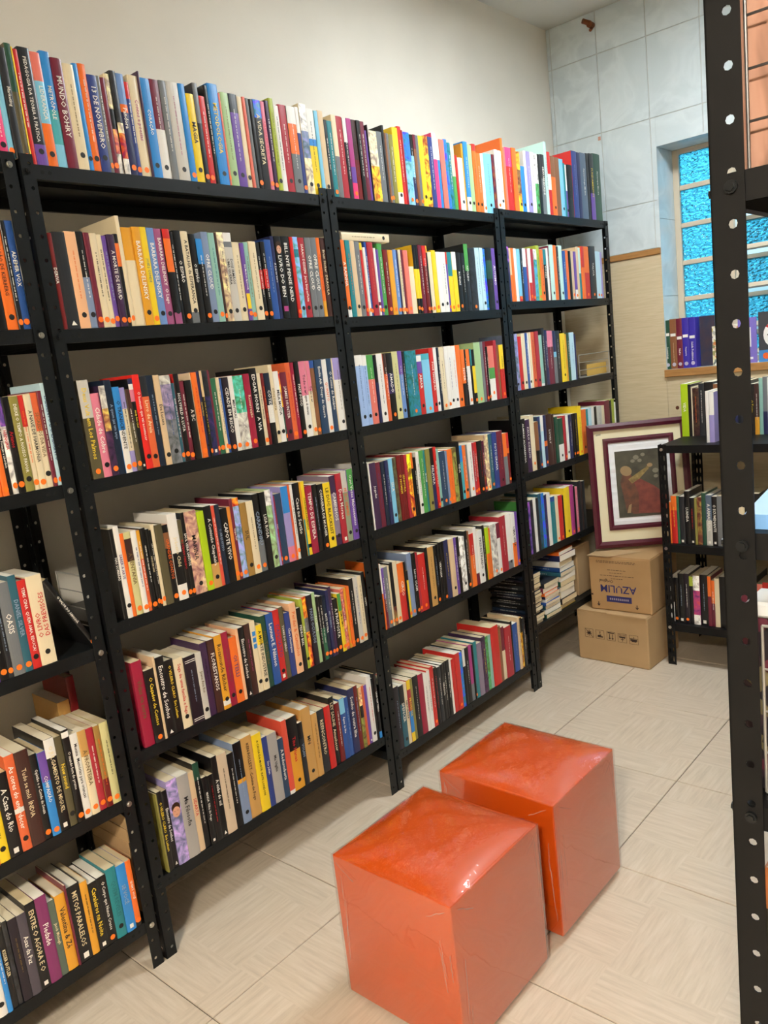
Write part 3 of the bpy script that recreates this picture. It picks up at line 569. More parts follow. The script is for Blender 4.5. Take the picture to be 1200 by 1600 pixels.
# every row: key, start (mm), then one line per book: width|height|colours from the top down|marks|title
BOOKS = """
R A1 -39
5.3|132|rd|o|
19.0|134|hp|b|~w
12.7|195|lb|o|
18.1|219|ch||w Marketing
R B1 15
14.2|237|dg/.4/dol|o|
3.0|232|ye||
12.1|230|rd||~w
26.2|237|ch/.82/pu|b|w PEDAGOGIA DA TEORIA À PRÁTICA
22.4|232|sal/.25/lb/.62/or|b|w LIDERANÇA
22.0|238|bl/.5/te2/.8/lb||w METRÓPOLE
25.3|228|mr||w MUNDO BOHRY
26.3|221|cr|b|~g
12.7|226|bl|b|
18.4|228|or|b|~w
23.5|208|nb2|b|w 13 DE NOVEMBRO
8.8|209|gy|o|~w
12.5|207|mr|o|
13.5|218|cr/.35/ch/.55/sal/.8/w|n|
15.9|226|ch/.5/cr/.6/rd/.85/w|n|
19.8|223|bl3/.3/or/.38/nb|o|w Pandora
12.6|208|rd/.18/nb2|o|~w
27.0|226|cr|o|m Contos e poesias
4.8|237|dp||
27.2|225|bl|b|w CORAÇÃO
26.7|227|mr/.5/w|b|~w
20.2|228|gy||~w
36.0|230|lg|b|~m
18.9|230|bl|o|
23.8|210|ye|b|k MAGIA
15.4|238|gy/.4/ch|o|
20.9|211|rd|o|~w
12.1|239|k||~w
32.0|246|bl|b|y METODOLOGIA
6.0|227|sal|o|
25.7|230|lgn|b|~g
31.0|232|ch/.2/pu|b|~w
17.0|229|cr|b|
9.8|230|sal||
11.3|228|gy||
14.4|227|k|no|
29.2|230|bl/.2/k|n|c A VIDA SECRETA
13.8|229|pk|o|~r
14.4|233|dp|o|~w
15.6|241|li|b|~g
20.0|226|w||~k
28.9|231|rdk|b|~w
32.8|231|w/.2/or/.55/gy|b|~w
15.5|233|w/.3/nb2|o|
28.1|244|w/.3/gb/.6/cr|nb|
31.5|236|w/.35/bl/.43/ye|b|~k
14.5|233|lb||
22.3|236|be|b|
R C1 951
13.7|214|ch||~w
20.4|214|te|o|~w
20.0|233|cr/.5/gy||
29.0|233|rdk||~w
16.2|231|w/.3/ch||~w
21.5|232|mg/.6/pu/.8/hp|o|
23.0|232|dbr/.5/dr||~k
17.5|232|k|n|~w
19.6|232|mr||~w
9.9|208|pu||
3.3|225|ch||
40.3|210|cr/.5/go|no|
27.4|212|gy||~w
10.4|233|ch||
10.4|212|br|o|
12.6|212|gy|o|
20.5|211|ol||~w
27.2|235|ye/.85/w|b|
18.1|241|rd||~w
7.3|231|rdk||
33.2|227|bl/.4/lb|no|
18.7|224|k/.3/lb/.6/nb|o|~w
15.1|225|mr/.2/br||
15.2|225|gy|o|
24.6|226|ye|b|
25.8|229|go|nb|
25.3|228|nb2||~w
22.4|244|w/.35/hp||
14.6|226|w/.3/bl||
27.8|227|sal||
19.0|231|bl|n|
20.9|222|te|n|~w
21.1|225|cr/.5/gn||
12.8|185|rd||
30.2|178|w|b|
11.3|229|go||
26.4|237|bl/.8/w|b|~w
28.5|230|lgn|b|
22.6|235|rd/.1/or|b|~k
32.3|208|or|b|~w
18.5|209|w|o|
53.7|212|lb|b|~b
R D1 1843
17.3|194|mr|n|
21.3|213|w|o|~k
25.4|211|w|b|~r
16.8|259|or||
16.9|228|sal||
43.4|231|hp/.3/rd||~w
30.8|233|or||
26.0|223|go/.3/br/.7/go|nb|
31.7|172|bl|b|
19.2|232|w||
29.1|232|lv|b|~w
27.3|232|w||~g
27.7|229|w/.5/gn|nb|
28.0|230|k||
30.6|233|ch/.4/gy||w SEXUALIDADE
20.7|284|tp||~k
26.7|248|rd/.35/w/.6/rd||w SIM
35.3|234|br/.35/or|b|
38.2|233|br||
34.0|231|lb|b|
12.2|216|te||
17.3|212|w/.5/pu|b|
50.0|215|k||~g
45.9|276|nb2|R|~s
35.0|274|nb||
52.8|277|gb2||w Farmacologia Médica
26.8|280|ch||
40.8|282|ch/.6/pu||y FUNDAMENTOS
69.5|287|dg||w Fitoterapia Mineira
R B2 34
12.2|207|dr||w DERIVA
30.5|210|ch|t|
26.4|212|pe|b|~o
18.1|213|k/.47/gb|b|~w
14.1|211|mr|o|
17.2|210|cr|o|~k
13.4|208|cr|o|~k
12.8|206|pu|o|~s
17.8|209|dp|o|w A MORTE DE FREUD
11.2|211|k/.1/or/.35/k|o|
10.2|252|cr|o|
29.9|227|go/.33/cr||
21.5|229|go|b|w BARBARA DELINSKY
18.6|230|ye|o|t JOSÉ J. CONDE
20.5|229|bl3|b|w BARBARA DELINSKY
23.3|228|mv|b|w BARBARA DELINSKY  O Lago
20.8|228|rd/.1/or/.45/k/.88/mv|b|
11.8|223|k||~w
22.1|226|k|o|w O ESPIÃO
22.5|225|cr/.88/gy|b|k A BATALHA da ESPERANÇA
19.1|219|k||w O ESPIÃO
19.6|208|bl/.3/k|o|~w
20.7|226|gb|b|w OPRE CLOUD
20.1|224|mt|o|~t
9.2|225|dbr|o|
20.1|227|cr/.3/be|nb|~k
28.4|227|w/.1/gy/.16/lg|b|k DOIS IRMÃOS@UMA GUERRA
24.1|204|cr|b|~g
13.2|202|pu/.65/ye/.85/pu|o|w Eva Madison Aparecida
17.3|205|mt|o|~g
25.0|207|cr|b|~g
16.7|205|k/.35/rd/.6/k|o|~w
16.4|208|k/.35/rd/.6/k|o|~w
23.9|214|bl2||~s
12.6|224|nb||w A Lua no Livro
24.5|224|k|P|w O LIVRO DO BEN
33.6|225|k||w BILL NYE PENSE NERD
12.7|224|rd|o|
19.5|225|lb/.15/te/.25/lb|nb|
26.5|224|rdk|b|w SARAH DESSEN  Jura Imperfeita
22.9|225|gy|b|w OPRE CLOUD
25.0|226|gy|b|w OPRE CLOUD
14.1|226|or/.8/go||~r
22.6|226|dbr||c Bram Stoker  DRÁCULA
R C2 961
21.7|229|or/.9/w|b|w A RAINHA
20.5|228|te||~o
21.5|227|be|b|
22.5|226|gy|b|~w
12.1|223|ye/.1/rd|o|
11.4|209|w|o|
11.5|226|bl2|o|~w
27.2|225|rdk|b|~o
11.0|208|w/.8/mr/.85/w|o|
11.9|204|pu|o|
22.3|223|gn|b|~w
24.2|205|dr|o|~w
24.6|204|go|o|
18.2|206|bl3|o|~w
8.4|205|nb|o|
12.6|206|cr|o|~k
12.7|207|mr|o|
23.9|205|sal|o|
27.7|154|cr||
15.8|224|k/.35/ye/.78/k|o|
15.9|224|k/.35/ye/.78/k|o|
19.6|225|mr||~w
20.7|223|rd/.3/dr|o|~w
10.0|223|go/.1/k|o|
22.0|203|cr|o|
22.3|209|ye|o|
26.3|204|w|b|
28.6|204|w|b|~k
11.5|205|rd/.2/pu|o|
25.3|205|te/.4/ye|o|
25.6|206|w/.3/ye|o|
27.9|205|k|o|w RUÍNAS
26.3|204|k|n|~w
24.6|236|gn/.4/ch|b|w NÚCLEO
42.7|223|ch|no|
30.7|225|pb||~b
22.5|225|pb|b|~b
16.3|222|bl|n|
40.7|226|k/.2/dg/.5/k||~g
25.7|226|pu|b|w AUTISMO
R D2 1883
23.1|208|pu/.3/nb|n|
13.8|202|be/.5/or||
19.1|203|or|o|
24.6|203|w||
24.0|201|lb/.9/rd|o|
16.1|202|ch||~w
26.2|204|w/.35/bl2||
14.6|203|rdk||
22.1|205|w/.65/rd|o|
24.2|204|rdk|o|
25.4|203|w/.2/te2|n|
25.7|219|li|o|~k
26.9|203|or|b|~k
24.3|205|te/.3/k||w VOZES
14.7|210|w||
11.8|220|mr||~w
30.9|224|tp|b|
27.2|223|or||
20.4|219|ch||~w
28.8|224|tp|b|
28.1|203|bl2||~w
26.4|205|or||
21.3|203|k||
26.9|204|be|o|
21.7|202|pu/.8/w|o|
21.9|222|be||
22.1|220|tp/.5/te||
27.9|226|rd/.4/or||
51.1|226|or/.5/rd|o|
58.0|228|ch|o|w TALITA
35.5|208|pb|o|
17.9|207|pb|o|
18.0|205|lv||
R B3 42
27.8|227|lg/.38/dol|o|y Deus Vult em Los Palmos
21.7|195|pk|b|w Cidade de Cobre
15.9|210|lg/.25/tan/.5/dp|no|
18.9|222|nv||s A quem jaz um anjo
17.7|204|bl/.5/w|o|k O TRANSCENDENTE
15.5|201|lv/.25/cr/.75/lv|o|~k
11.7|196|dbr/.4/dol|o|~w
12.6|220|nb/.06/w/.12/pk/.25/k|w|y Andy Aim Chef
18.9|228|rdb|b|w O homem que vai acontecer
19.5|222|ch/.22/or2|b|c Livro de Areia
18.7|223|nv||~s
16.3|222|be|b|k Eva Lucena
30.8|219|lg/.1/lv2/.5/gy|nb|~b
10.5|198|te3|o|~w
15.8|220|k|oR|w HOLYFIELD A LUTA
13.9|200|mr|o|~w
19.3|201|k||w A BC
4.1|219|cr||
16.4|219|or|o|~r
8.3|221|nb|b|y Imperium Eterno
8.3|221|be/.3/k|o|~y
18.4|221|ch/.3/nb|nw|
7.6|221|mr|o|
17.1|199|dg2|o|~w
8.6|200|cr|o|~k
9.5|196|bl2|o|
21.0|198|dpk|o|w CIDADE EM RISCO
15.5|200|w|o|k MENTIRAS
36.0|199|tq/.5/lg|no|~w
20.7|201|crm|o|c Ressurreição
26.6|214|k||w EDGAR MORIN   A VIA
14.2|199|cr|o|~k
11.0|198|dr||~o
20.2|197|nv/.45/w/.7/k|b|w COTIDIANO
14.6|219|cr|b|g OTOLOGISTA
18.7|199|w|b|k MILA MODA
5.9|195|or/.2/go/.5/dg|no|
25.0|194|mr|b|w JAMES HUNTER
19.3|219|or2|o|~r
14.4|218|crm||~w
17.6|220|k|o|w FAST FOOD
27.8|219|pk/.45/w|b|k Todo o ar que é meu
16.0|218|pk/.4/cr|o|k Todo o ar
18.8|218|bl2/.1/br|o|g DRACENA
30.0|219|nv3||w Emilia Aik  Diogo de Guerra
22.2|218|w|o|o QUANTO
19.7|219|nv3||w O Conto do Rotário
4.5|217|cr||
32.6|219|lv/.3/w|b|~g
R C3 964
33.2|221|w/.15/lb2|b|~b
23.0|219|w/.15/lb2|b|~b
31.4|218|gn/.35/sal|b|~w
13.3|216|k/.4/nb||
31.4|219|w|b|~k
15.2|217|dbr/.3/or2||~w
30.7|218|k/.3/nb/.6/k|no|w AMADO
29.7|221|li2|b|~k
23.8|221|pu/.35/bl3|b|~w
13.6|218|k||~w
59.5|218|te|no|~w
28.4|199|w/.1/pu/.3/rd|b|w AMAR
42.5|203|te2/.1/lb|o|
24.2|220|rd|b|w POLE TANAJURA
21.9|221|w|b|
13.3|219|nv||~w
26.8|220|cr|o|~k
18.1|220|w|o|
22.8|220|w|b|~b
27.7|219|w|b|~o
31.0|221|or|b|
22.8|203|or/.6/k||w NOVA
12.5|202|k||~w
22.2|202|or/.3/w|o|
11.7|202|te/.3/k||
19.7|199|k/.3/ye/.8/k|o|
41.9|223|lgn|o|
18.2|224|gy||
15.3|223|mr|o|~w
12.3|204|k|o|~w
39.5|205|sal/.4/gn/.6/w|bo|
21.1|224|rdk||~g
16.0|206|br||
30.1|205|ye/.45/rd|o|~k
R D3 1876
41.8|222|gb|nb|~k
27.0|210|rd|b|
28.9|221|cr|b|
19.2|222|bl2||~w
14.3|219|w|b|
11.0|223|cr||
31.6|223|or2|b|~k
30.3|224|rdk|b|
24.6|208|mt/.95/w||
21.3|235|ch||~w
25.1|226|nb||~w
45.4|222|pk/.3/mr||~w
23.1|220|nb/.4/lb/.5/gy||
40.2|219|ch||~w
39.9|206|ye|b|~k
17.3|202|go||
23.3|206|dg||~w
42.3|206|pb||~b
12.9|198|nb||
R B4 55
10.7|222|k|b|w NAS SOMBRAS
13.8|227|w|b|p SABER A ARTE
10.9|206|or||
18.9|206|li2/.08/dbr/.35/li2|o|g A VENTANIA
13.9|206|w|o|~b
11.6|203|go/.35/or2|o|~w
14.2|206|k|o|~w
8.9|201|k|o|c NINGUÉM SABE
7.9|196|k|o|~w
9.8|208|cr|o|
21.2|205|dol||
16.7|200|k/.1/br/.3/k|oR|o GRANDES CONTOS
27.5|223|w/.45/k/.82/w|o|c Joãozito Child
12.2|203|dol/.3/k|o|r O CÓDIGO PERDIDO
11.6|219|k|o|w SAUL VERA SANTOS
37.3|218|sal2|nb|k MARINA
21.2|211|lim|o|
25.2|220|k/.7/tan|b|w A Comissão Chapeleira
11.5|217|rd2||~w
15.4|217|nv||s O ARQUITETO
23.2|203|k||w CAPOTE VIVO
12.8|203|or3|o|
10.8|223|mr|o|w Sangue Azul
20.7|222|or/.1/lb2|no|b Navegante
22.3|204|kr|b|k SUL
24.4|204|cr|o|~g
23.9|219|k/.6/gy|o|s CARANDIRU
20.7|220|k||w LISA ROSA
22.3|222|w/.2/lgn|nb|
5.9|214|lv||~b
6.3|201|crm|o|w RARA
25.6|204|nv3|o|
26.5|220|bl/.35/lv/.8/pk|o|
7.0|222|or2|o|~r
11.8|220|w|bo|~k
27.7|221|k||w Caos no Sertão
6.3|220|go/.5/te||
14.6|221|ye/.85/k/.9/ye||k COACHING E LIDERANÇA
26.6|203|crm||w TEMPO DE ESPERA
21.5|203|k||~s
23.8|200|k|o|w CONVERSA DE MULHER
30.9|199|ye|b|k LE DUC BLACKLIST
26.2|215|dp/.25/gylv/.85/dp|b|w CAMINHOS
24.4|218|rdk|w|w Dora Moraes
25.3|221|lg/.3/lgn2|b|o FÉ DO SEMPRE
25.7|223|gn/.3/pu|b|w Ouvi Vozes Malcontentes
R C4 965
6.8|217|w||
30.9|216|dp||w Jogadas
25.8|213|mr||~p
19.8|212|nv||~w
17.8|213|nb||~s
23.1|215|lb|b|w ISLA
19.0|215|dol|n|~g
19.9|219|dr||y O HOMEM
18.6|218|dr||y SENHORA
15.0|216|rdk||~o
22.8|215|ye/.4/or|nb|~k
11.5|217|or/.25/k||
15.4|198|k||~w
17.1|215|w|b|~k
22.0|216|gn||~w
13.5|214|te||w NUVEM
22.4|216|ol|b|
22.7|216|k/.3/nb||w PALAVRA
13.9|217|rd|o|~w
16.5|207|mt|b|
35.9|195|nv3|o|~w
11.8|192|gb|o|
29.9|196|or|o|~r
24.3|198|ol|n|~k
20.2|211|k|b|w VIDA
19.5|198|bl/.3/te2|b|
19.7|196|or|b|~w
10.8|196|gy||
28.2|198|w|bo|~k
15.6|196|rdk|o|~w
19.5|196|rd|o|~w
30.0|198|k|o|~r
19.0|194|mr|no|~w
28.8|215|be|no|
24.3|213|te3|o|~w
31.5|215|nb2||w FOTOGRAFIA
40.0|216|mr|b|~o
26.4|202|or/.45/gy||
17.4|201|rd/.3/or/.4/dr|o|
R D4 1885
39.5|222|k||w ALMIRES ALVARENGA
36.2|215|dp||w PAULO COELHO
32.6|229|cr|ob|
29.0|198|br/.6/k||
20.9|216|nv3|no|
21.1|218|w/.3/pb||
25.6|217|nb/.5/or/.6/nb|o|
47.6|216|dbr||w LOVELY
22.0|212|dbr||
26.6|198|dg||~g
45.1|187|dg/.6/w|b|
22.9|194|rdk|o|
27.7|195|w|b|
28.0|192|nb||~w
18.9|193|k|o|
23.8|193|k|o|~y
14.4|191|ch|o|
33.9|219|ye|o|~g
49.2|199|or|b|
20.0|197|te||
30.2|201|pb||
30.6|198|w||
25.8|199|k||
45.0|197|lg||~k
34.0|195|cr||
48.6|214|mr||
21.9|210|k||
33.1|214|li||~g
19.0|197|w||
R D5 1874
21.3|226|or/.1/gn|n|
17.2|220|pu|n|
21.6|225|ch|n|
26.2|229|w||
17.6|225|ch||
26.7|238|te3|n|
22.5|236|bl|n|
20.9|224|nb|n|
24.8|229|w||
41.9|204|bl2/.1/te||~s
28.3|199|cr|o|
33.5|198|rd|o|
14.5|193|k||
53.9|222|ye|b|
34.9|223|mg|o|
16.1|216|k|n|
24.4|207|pk|o|~w
28.7|228|ch||
16.6|222|dbr||
23.0|221|ch||
R C5 964
8.2|224|w/.45/or||
12.3|207|pu/.5/mr||~w
19.3|207|gy|o|~w
8.3|208|cr|o|
17.5|214|k/.7/br|no|
23.3|213|cr|o|
31.6|201|or/.5/rd||w CIRCO
8.0|200|k||
13.9|165|k/.2/ye|o|
24.3|221|gb|o|
20.1|217|k|o|w Lascio OLAM
15.0|213|rdk|o|
38.1|203|rd|o|~w
15.5|218|k||
33.7|214|tan|b|~k
19.8|212|k|o|~s
17.6|215|k|n|w VERTIGEM
22.7|217|k|o|
28.7|216|nb||~y
29.1|214|be|b|
18.5|213|pu||~w
17.0|211|k||w CILADA
32.7|205|w|nb|~g
19.1|222|k|o|~w
12.3|218|br||
26.6|203|rd/.4/or||~w
21.5|221|w/.8/mr||
34.5|204|w|b|k PREDESTINADO
20.2|216|k||~w
23.2|203|lim/.5/or|o|
14.1|196|or||
42.7|205|lg|no|
24.1|203|mr/.3/w|o|
44.1|222|rdk||~w
36.9|222|w/.85/gy|b|
28.4|219|w/.55/or||k UMA VIDA
18.4|219|pu|o|
R B5 50
28.3|222|crm||g Vidas na serra
28.1|191|k/.9/ch|o|y O Caçador de Contos
6.9|218|be||
25.1|212|k|t|w Encontro de Sonhos
25.2|195|k||y O VELEIRO CLARO  Eva Latham
29.9|189|cr|b|r Saga de uma família e fuga
35.3|184|dpk|s|~s
19.2|183|lg|b|g Joana Ana Rui
23.1|202|dp||~k
22.7|203|dbr||w FLORESTANOS
23.9|207|go/.88/w/.95/go|b|k Rosamunde Rilcher
22.5|208|crm|b|~g
25.0|186|or|b|p OI TELLI
9.6|204|pe||
19.8|203|k|t|w Encontro de Sonhos
22.4|205|dbr||~m
18.6|207|cr|bq|
20.6|191|ye/.3/cr|b|k A MORTE INDUSTRIE
19.3|210|dg||g Além Tom Hoche
25.8|210|bl2||w Lennart E. Nilsson
24.9|212|rd|bw|p DANCIATTO
16.8|214|dol||w TORRE DO VERÃO
21.1|192|nb2||w Clara Henriques
25.5|214|pe|b|o Perdas & Caminhos
17.1|192|k||w PEDRO BIAL
12.6|215|li|b|w LÍVIA A
16.4|217|or/.3/gy/.5/or|n|~g
20.4|217|dpk||s PARES OCULTOS
15.3|219|lgn||w PACIENTE
9.7|203|k||~w
17.0|200|k/.5/dg2|o|~w
14.7|197|nv|o|w BATE OUTRA
12.4|211|nb|o|s MEU ENREDO
11.5|218|dp|o|~w
22.7|174|k|o|w A PROPOSTA
15.3|186|gn/.3/ye|o|k SEM RUMO
18.0|196|sal|no|~w
8.8|195|go|o|
13.6|197|or|o|~r
22.1|216|k|no|~w
19.2|217|lg|o|~b
19.4|214|cr|o|~g
16.3|222|k||w LAÇOS
R C6 963
25.1|225|dpk||~s
25.4|220|k/.3/te3|b|w SPENCER
18.4|221|cr||k NATUREZA
18.5|224|ye/.15/rdk/.5/bl/.85/ye||y PROFESSOR
13.5|222|ol||
30.3|224|k||~w
28.4|220|crm||
19.4|213|w||~k
17.3|219|w|R|~k
22.2|224|rd|o|~w
18.4|214|k||~r
21.8|209|ch||~w
16.3|212|k||w GIRASSOL
16.5|213|k||~w
20.8|214|k||~w
12.6|208|w||
23.7|206|rd||
29.1|218|rd|o|
17.3|214|bl|n|
15.7|219|w/.3/k||
26.5|219|k||~w
19.6|222|mg/.7/gy||
9.0|217|k|o|
22.6|224|te||
30.2|210|gylv||
27.9|224|dp|n|~y
20.7|218|gn|n|
19.0|217|mt||
51.1|241|rd||
19.6|229|br||
24.7|219|mr/.45/cr||
45.2|210|rdk||~w
15.3|220|k||
36.1|203|bl2||~s
17.7|222|be||~k
18.9|214|k/.3/go|n|
19.1|207|ch|n|~w
R B6 50
4.1|217|ol||
14.5|219|k||y O VELEIRO CLARO  Eva Latham
16.2|214|k|t|w Encontro de Sonhos
31.4|233|lv|nF|
34.5|230|lg2||k Ma Filosofia
17.9|225|be||r SIDARTA
19.0|242|dg/.2/k||~w
17.2|193|k|w|w MARIA  Filha do Fogo
19.9|191|k/.0/k||~r
18.9|234|k|t|w A visão do sul
32.0|231|be2||~k
23.9|218|k||~w
28.7|239|k/.45/go/.5/gb|b|~s
38.4|240|tan||k KEN FOLLETT  Coluna de Fogo
32.3|233|ye||k A CAUSA DA MORTE  KATE LONDON
19.7|212|nb2||w Sue Julian
34.9|211|lg2||k Ma Vigília
20.7|183|nv3||w A Redescoberta
19.8|230|rd2/.95/w||
40.9|227|k/.45/go|b|r Tito Hanaa
17.8|198|k/.25/ch||s VOLAN
38.4|232|tan|b|k MN
23.0|202|tan||~k
30.4|202|ch||c REENCONTRO
24.3|203|rd||
22.3|222|k||c LEY SALINE  Amanhecer
21.3|194|dr||~w
22.8|200|lb/.25/bl2||w Águas da Ilha
17.5|196|bl2||~s
28.5|216|nb||w Sonho de outra Ilha
17.3|216|dr||~s
14.9|205|pe/.3/k/.5/ol|n|
14.3|204|or2||
13.8|201|pu|w|
21.2|226|w|b|~r
10.0|211|k||
13.5|225|k/.9/bl||w LINA SEM TERRA
R A2 -109
20.3|229|k||~r
23.3|226|or|b|k A LIÇÃO DE KIERBERG
10.3|223|k|o|~w
17.6|224|bl2|o|w ADEMIR VOX
R A3 -178
10.2|199|or||
12.7|204|or|o|
10.0|204|k||w Direitos da Criança, Proteção e Liberdade
11.5|207|pu/.3/w|no|r HANGRIA
15.9|206|k|no|r Arianos
19.3|205|ol|b|w DEIXE O TEMPO A NOSSO FAVOR
13.1|206|rd/.33/cr|o|~o
15.4|206|cr|o|k A NAVE DE HARMONIA
15.6|208|or2/.4/cr|b|g SEGREDOS DA VIDA
10.1|211|mr|o|~w
17.1|227|pb|o|b LABIRINTO DO LABIRINTO
R A4 -255
3.4|229|pu|o|
19.5|221|k|o|~w
11.6|213|ch|o|~s
24.8|207|gy|o|w OASIS
18.0|217|te3|o|s DANIEL SILVER
20.0|201|rd|b|w TEMS CINA  QUEM AMA, EDUCA!
35.7|204|cr|b|^r O LIVRO@DAS PREVISÕES
R A5 -333
3.1|214|or||
23.7|213|go/.1/ye|b|~k
27.2|195|k|w|w A Casa do Rio
21.7|225|or2/.55/w/.6/or2|b|w As cores do entardecer
30.5|224|dbr||c Tudo se mói  ÍNDIA
17.0|204|k|o|w Opinião e o Conde de Souza
19.2|202|pu/.35/bl|o|w COMPAIXÃO
23.7|224|w/.2/k|w|c O JULGAMENTO DE MIGUEL
18.4|219|dol|b|y New sound
17.2|228|k/.02/w/.08/k|o|w O mundo fora do prumo
19.2|210|w|o|k Menina  Memórias para crianças
20.2|210|tan/.3/cr|o|g A FRONTEIRA
18.9|207|rdk|o|~w
15.0|206|kr/.65/dr|o|~o
22.6|207|li2|o|~k
R A6 -399
20.9|205|w|b|
10.6|205|bl||~w
14.3|197|k||c KISSER BUTLER
10.8|204|ch|n|
20.1|201|dpk||~g
20.4|200|gylv2||w Asas da Paz
22.7|214|k|w|c ENTRE O AGORA E O
26.2|214|mg2||w Piedade
17.2|189|gg||c Jacob Mclaugh
24.3|192|go||k Valentina & Zé
4.8|207|mr||
31.5|196|k|w|c MITOS PARALELOS
18.7|189|go||~k
22.4|176|k|w|y Cavaleiros na Noite
23.7|177|k|o|w O Corpo que Nunca Cresce
26.3|185|te|b|t QUEM REVELEI
24.6|179|bl|w|s SE VOCÊ
15.0|178|or/.93/k|o|w QUEM É  VOCÊ
R T0 728
30.5|228|lim||w VIDA
13.6|224|k||
5.2|213|cr||
27.9|207|dbr|n|~o
23.0|226|ch||~w
37.9|229|k||
20.0|219|br||~w
19.8|228|dg||
29.5|219|k||~w
29.1|219|nb||
24.0|225|ch||
23.8|223|k||~s
18.9|209|k||y O Teatro
17.8|208|dbr/.65/go||~w
14.9|231|mt||
17.1|235|gy/.6/nb||
19.8|231|w||
R M0 744
14.5|178|or||
24.1|205|or/.3/rd||~y
10.2|205|dg2||
22.8|203|ch|w|
21.1|226|k||w LUANDA
19.9|199|k|w|~r
9.9|197|ol||
19.7|202|br|n|~k
16.1|220|dg||
24.2|211|gb2/.5/lg|w|w A ARMADILHA
21.6|206|k|w|w O ECUMENANTE
19.1|209|gy||
18.9|205|mr||
23.4|210|nb||
23.2|208|k||
23.0|207|cr||
54.3|222|k/.8/go||
31.1|209|dg/.8/go||~w
22.0|214|k||
R W0 726
27.7|195|k/.55/w||~w
18.3|198|k|o|~g
27.2|218|k|w|~s
21.0|220|dpk|o|~w
16.7|210|li/.2/k||
27.7|215|w/.3/mg/.8/w|n|
32.1|221|k|w|~s
14.4|217|or/.4/mr||
14.4|200|or/.5/mr||~w
20.0|211|cr||
36.7|220|k||
33.4|217|ch||
38.4|223|mr||
35.1|230|ch|n|~w
24.0|203|sal||
26.4|212|rd||~w
R S0 534
29.1|228|dg|L|w Dermatologia
30.7|231|br|L|~c
27.9|230|mr|L|w Nefro
30.1|230|nbp|L|w Psiquiatria
30.9|229|nbp|L|w Saúde Pediátrica
"""
OWN_IDS = [2,3,4,6,7,8,9,10,11,12,13,14,16,17,18,19,20,21,23,24,25,26,27,28,29,30,31,32,34,35,36,40,43,44,45,46,48,49,51,54,55,57,58,63,64,69,72,93,99,119,122,123,124,125,126,127,128,129,130,131,132,133,134,135,136,137,138,139,140,141,142,143,144,145,146,148,149,150,152,153,156,158,159,161,162,163,164,166,167,174,201,205,240,241,242,243,244,245,247,248,249,250,251,252,254,255,256,258,261,263,266,268,269,270,273,277,278,281,284,285,288,289,291,293,295,296,299,301,315,342,343,345,346,348,352,353,354,357,358,359,361,362,365,366,367,368,369,370,373,374,377,380,382,383,384,385,386,387,389,488,513,514,516,517,518,519,520,521,522,523,524,525,527,528,529,530,531,532,533,536,584,594,595,596,597,598,599,600,601,602,603,604,605,606,607,608,609,611,612,614,616,617,622,631,632,633,637,638,639,640,641,642,643,644,648,649,650,651,653,654,655,656,657,658,659,660,661,662,663,664,665,666,669,670,671,672,673,674,675,676,678,679,680,681,682,683,684,685,690,693,694,718,719,727,731,732,733,734]
ROWS = []; _id = 0
for ln in BOOKS.strip().split('\n'):
    if ln.startswith('R '):
        _, key, st = ln.split(); ROWS.append([key, float(st) / 1000, _id, []])
    else:
        w, h, spec, fl_, title = ln.split('|'); ROWS[-1][3].append((float(w) / 1000, float(h) / 1000, spec, fl_, title)); _id += 1
OWN = set(OWN_IDS)
HH = {'A': HA, 'B': HB, 'C': HC, 'D': HD}
for key, st, fid, bks in ROWS:
    if key[0] in HH: place_row(key, RX, 0, HH[key[0]][int(key[1]) - 1], 0, st, bks, OWN, fid)
    elif key[0] == 'T': place_row(key, 0, 2.60, 0.958, -math.pi / 2, st, bks, OWN, fid)
    elif key[0] == 'M': place_row(key, 0, 2.360, 0.536, -math.pi / 2, st, bks, OWN, fid)
    elif key[0] == 'W': place_row(key, 0, 2.360, 0.186, -math.pi / 2, st, bks, OWN, fid)
    elif key[0] == 'S': place_row(key, 0, 2.925, 1.2382, -math.pi / 2, st, bks, OWN, fid)
# books lying in three stacks on the bottom shelf of the farthest bookshelf (page edges to the aisle)
def lying(x, y, z, wid, thick, spec, skew, own, label, group, depth=0.2):
    rg = random.Random(int(z * 1e4) + int(y * 1e3))
    parts, d = book_parts(thick, depth, spec, '', '~w', rg, depth=wid)
    # local: y thickness -> up, spine towards the far end, height into the shelf
    M = Matrix.Translation((x, y, z)) @ Matrix.Rotation(skew, 4, 'Z') @ Matrix(((0, 0, -1, 0), (-1, 0, 0, 0), (0, 1, 0, 0), (0, 0, 0, 1)))
    put_book(parts, M, own, label, group)
stacks = [('left stack', 1.862, 1.966, 0.2672, 0.222, 15), ('middle stack', 1.985, 2.115, 0.2672, 0.156, 9), ('right stack', 2.125, 2.262, 0.2672, 0.262, 11)]
scols = ['k', 'w', 'nb', 'rd', 'cr', 'te3', 'or', 'dbr', 'gy', 'bl2', 'mr', 'ye', 'dg', 'w', 'ch']
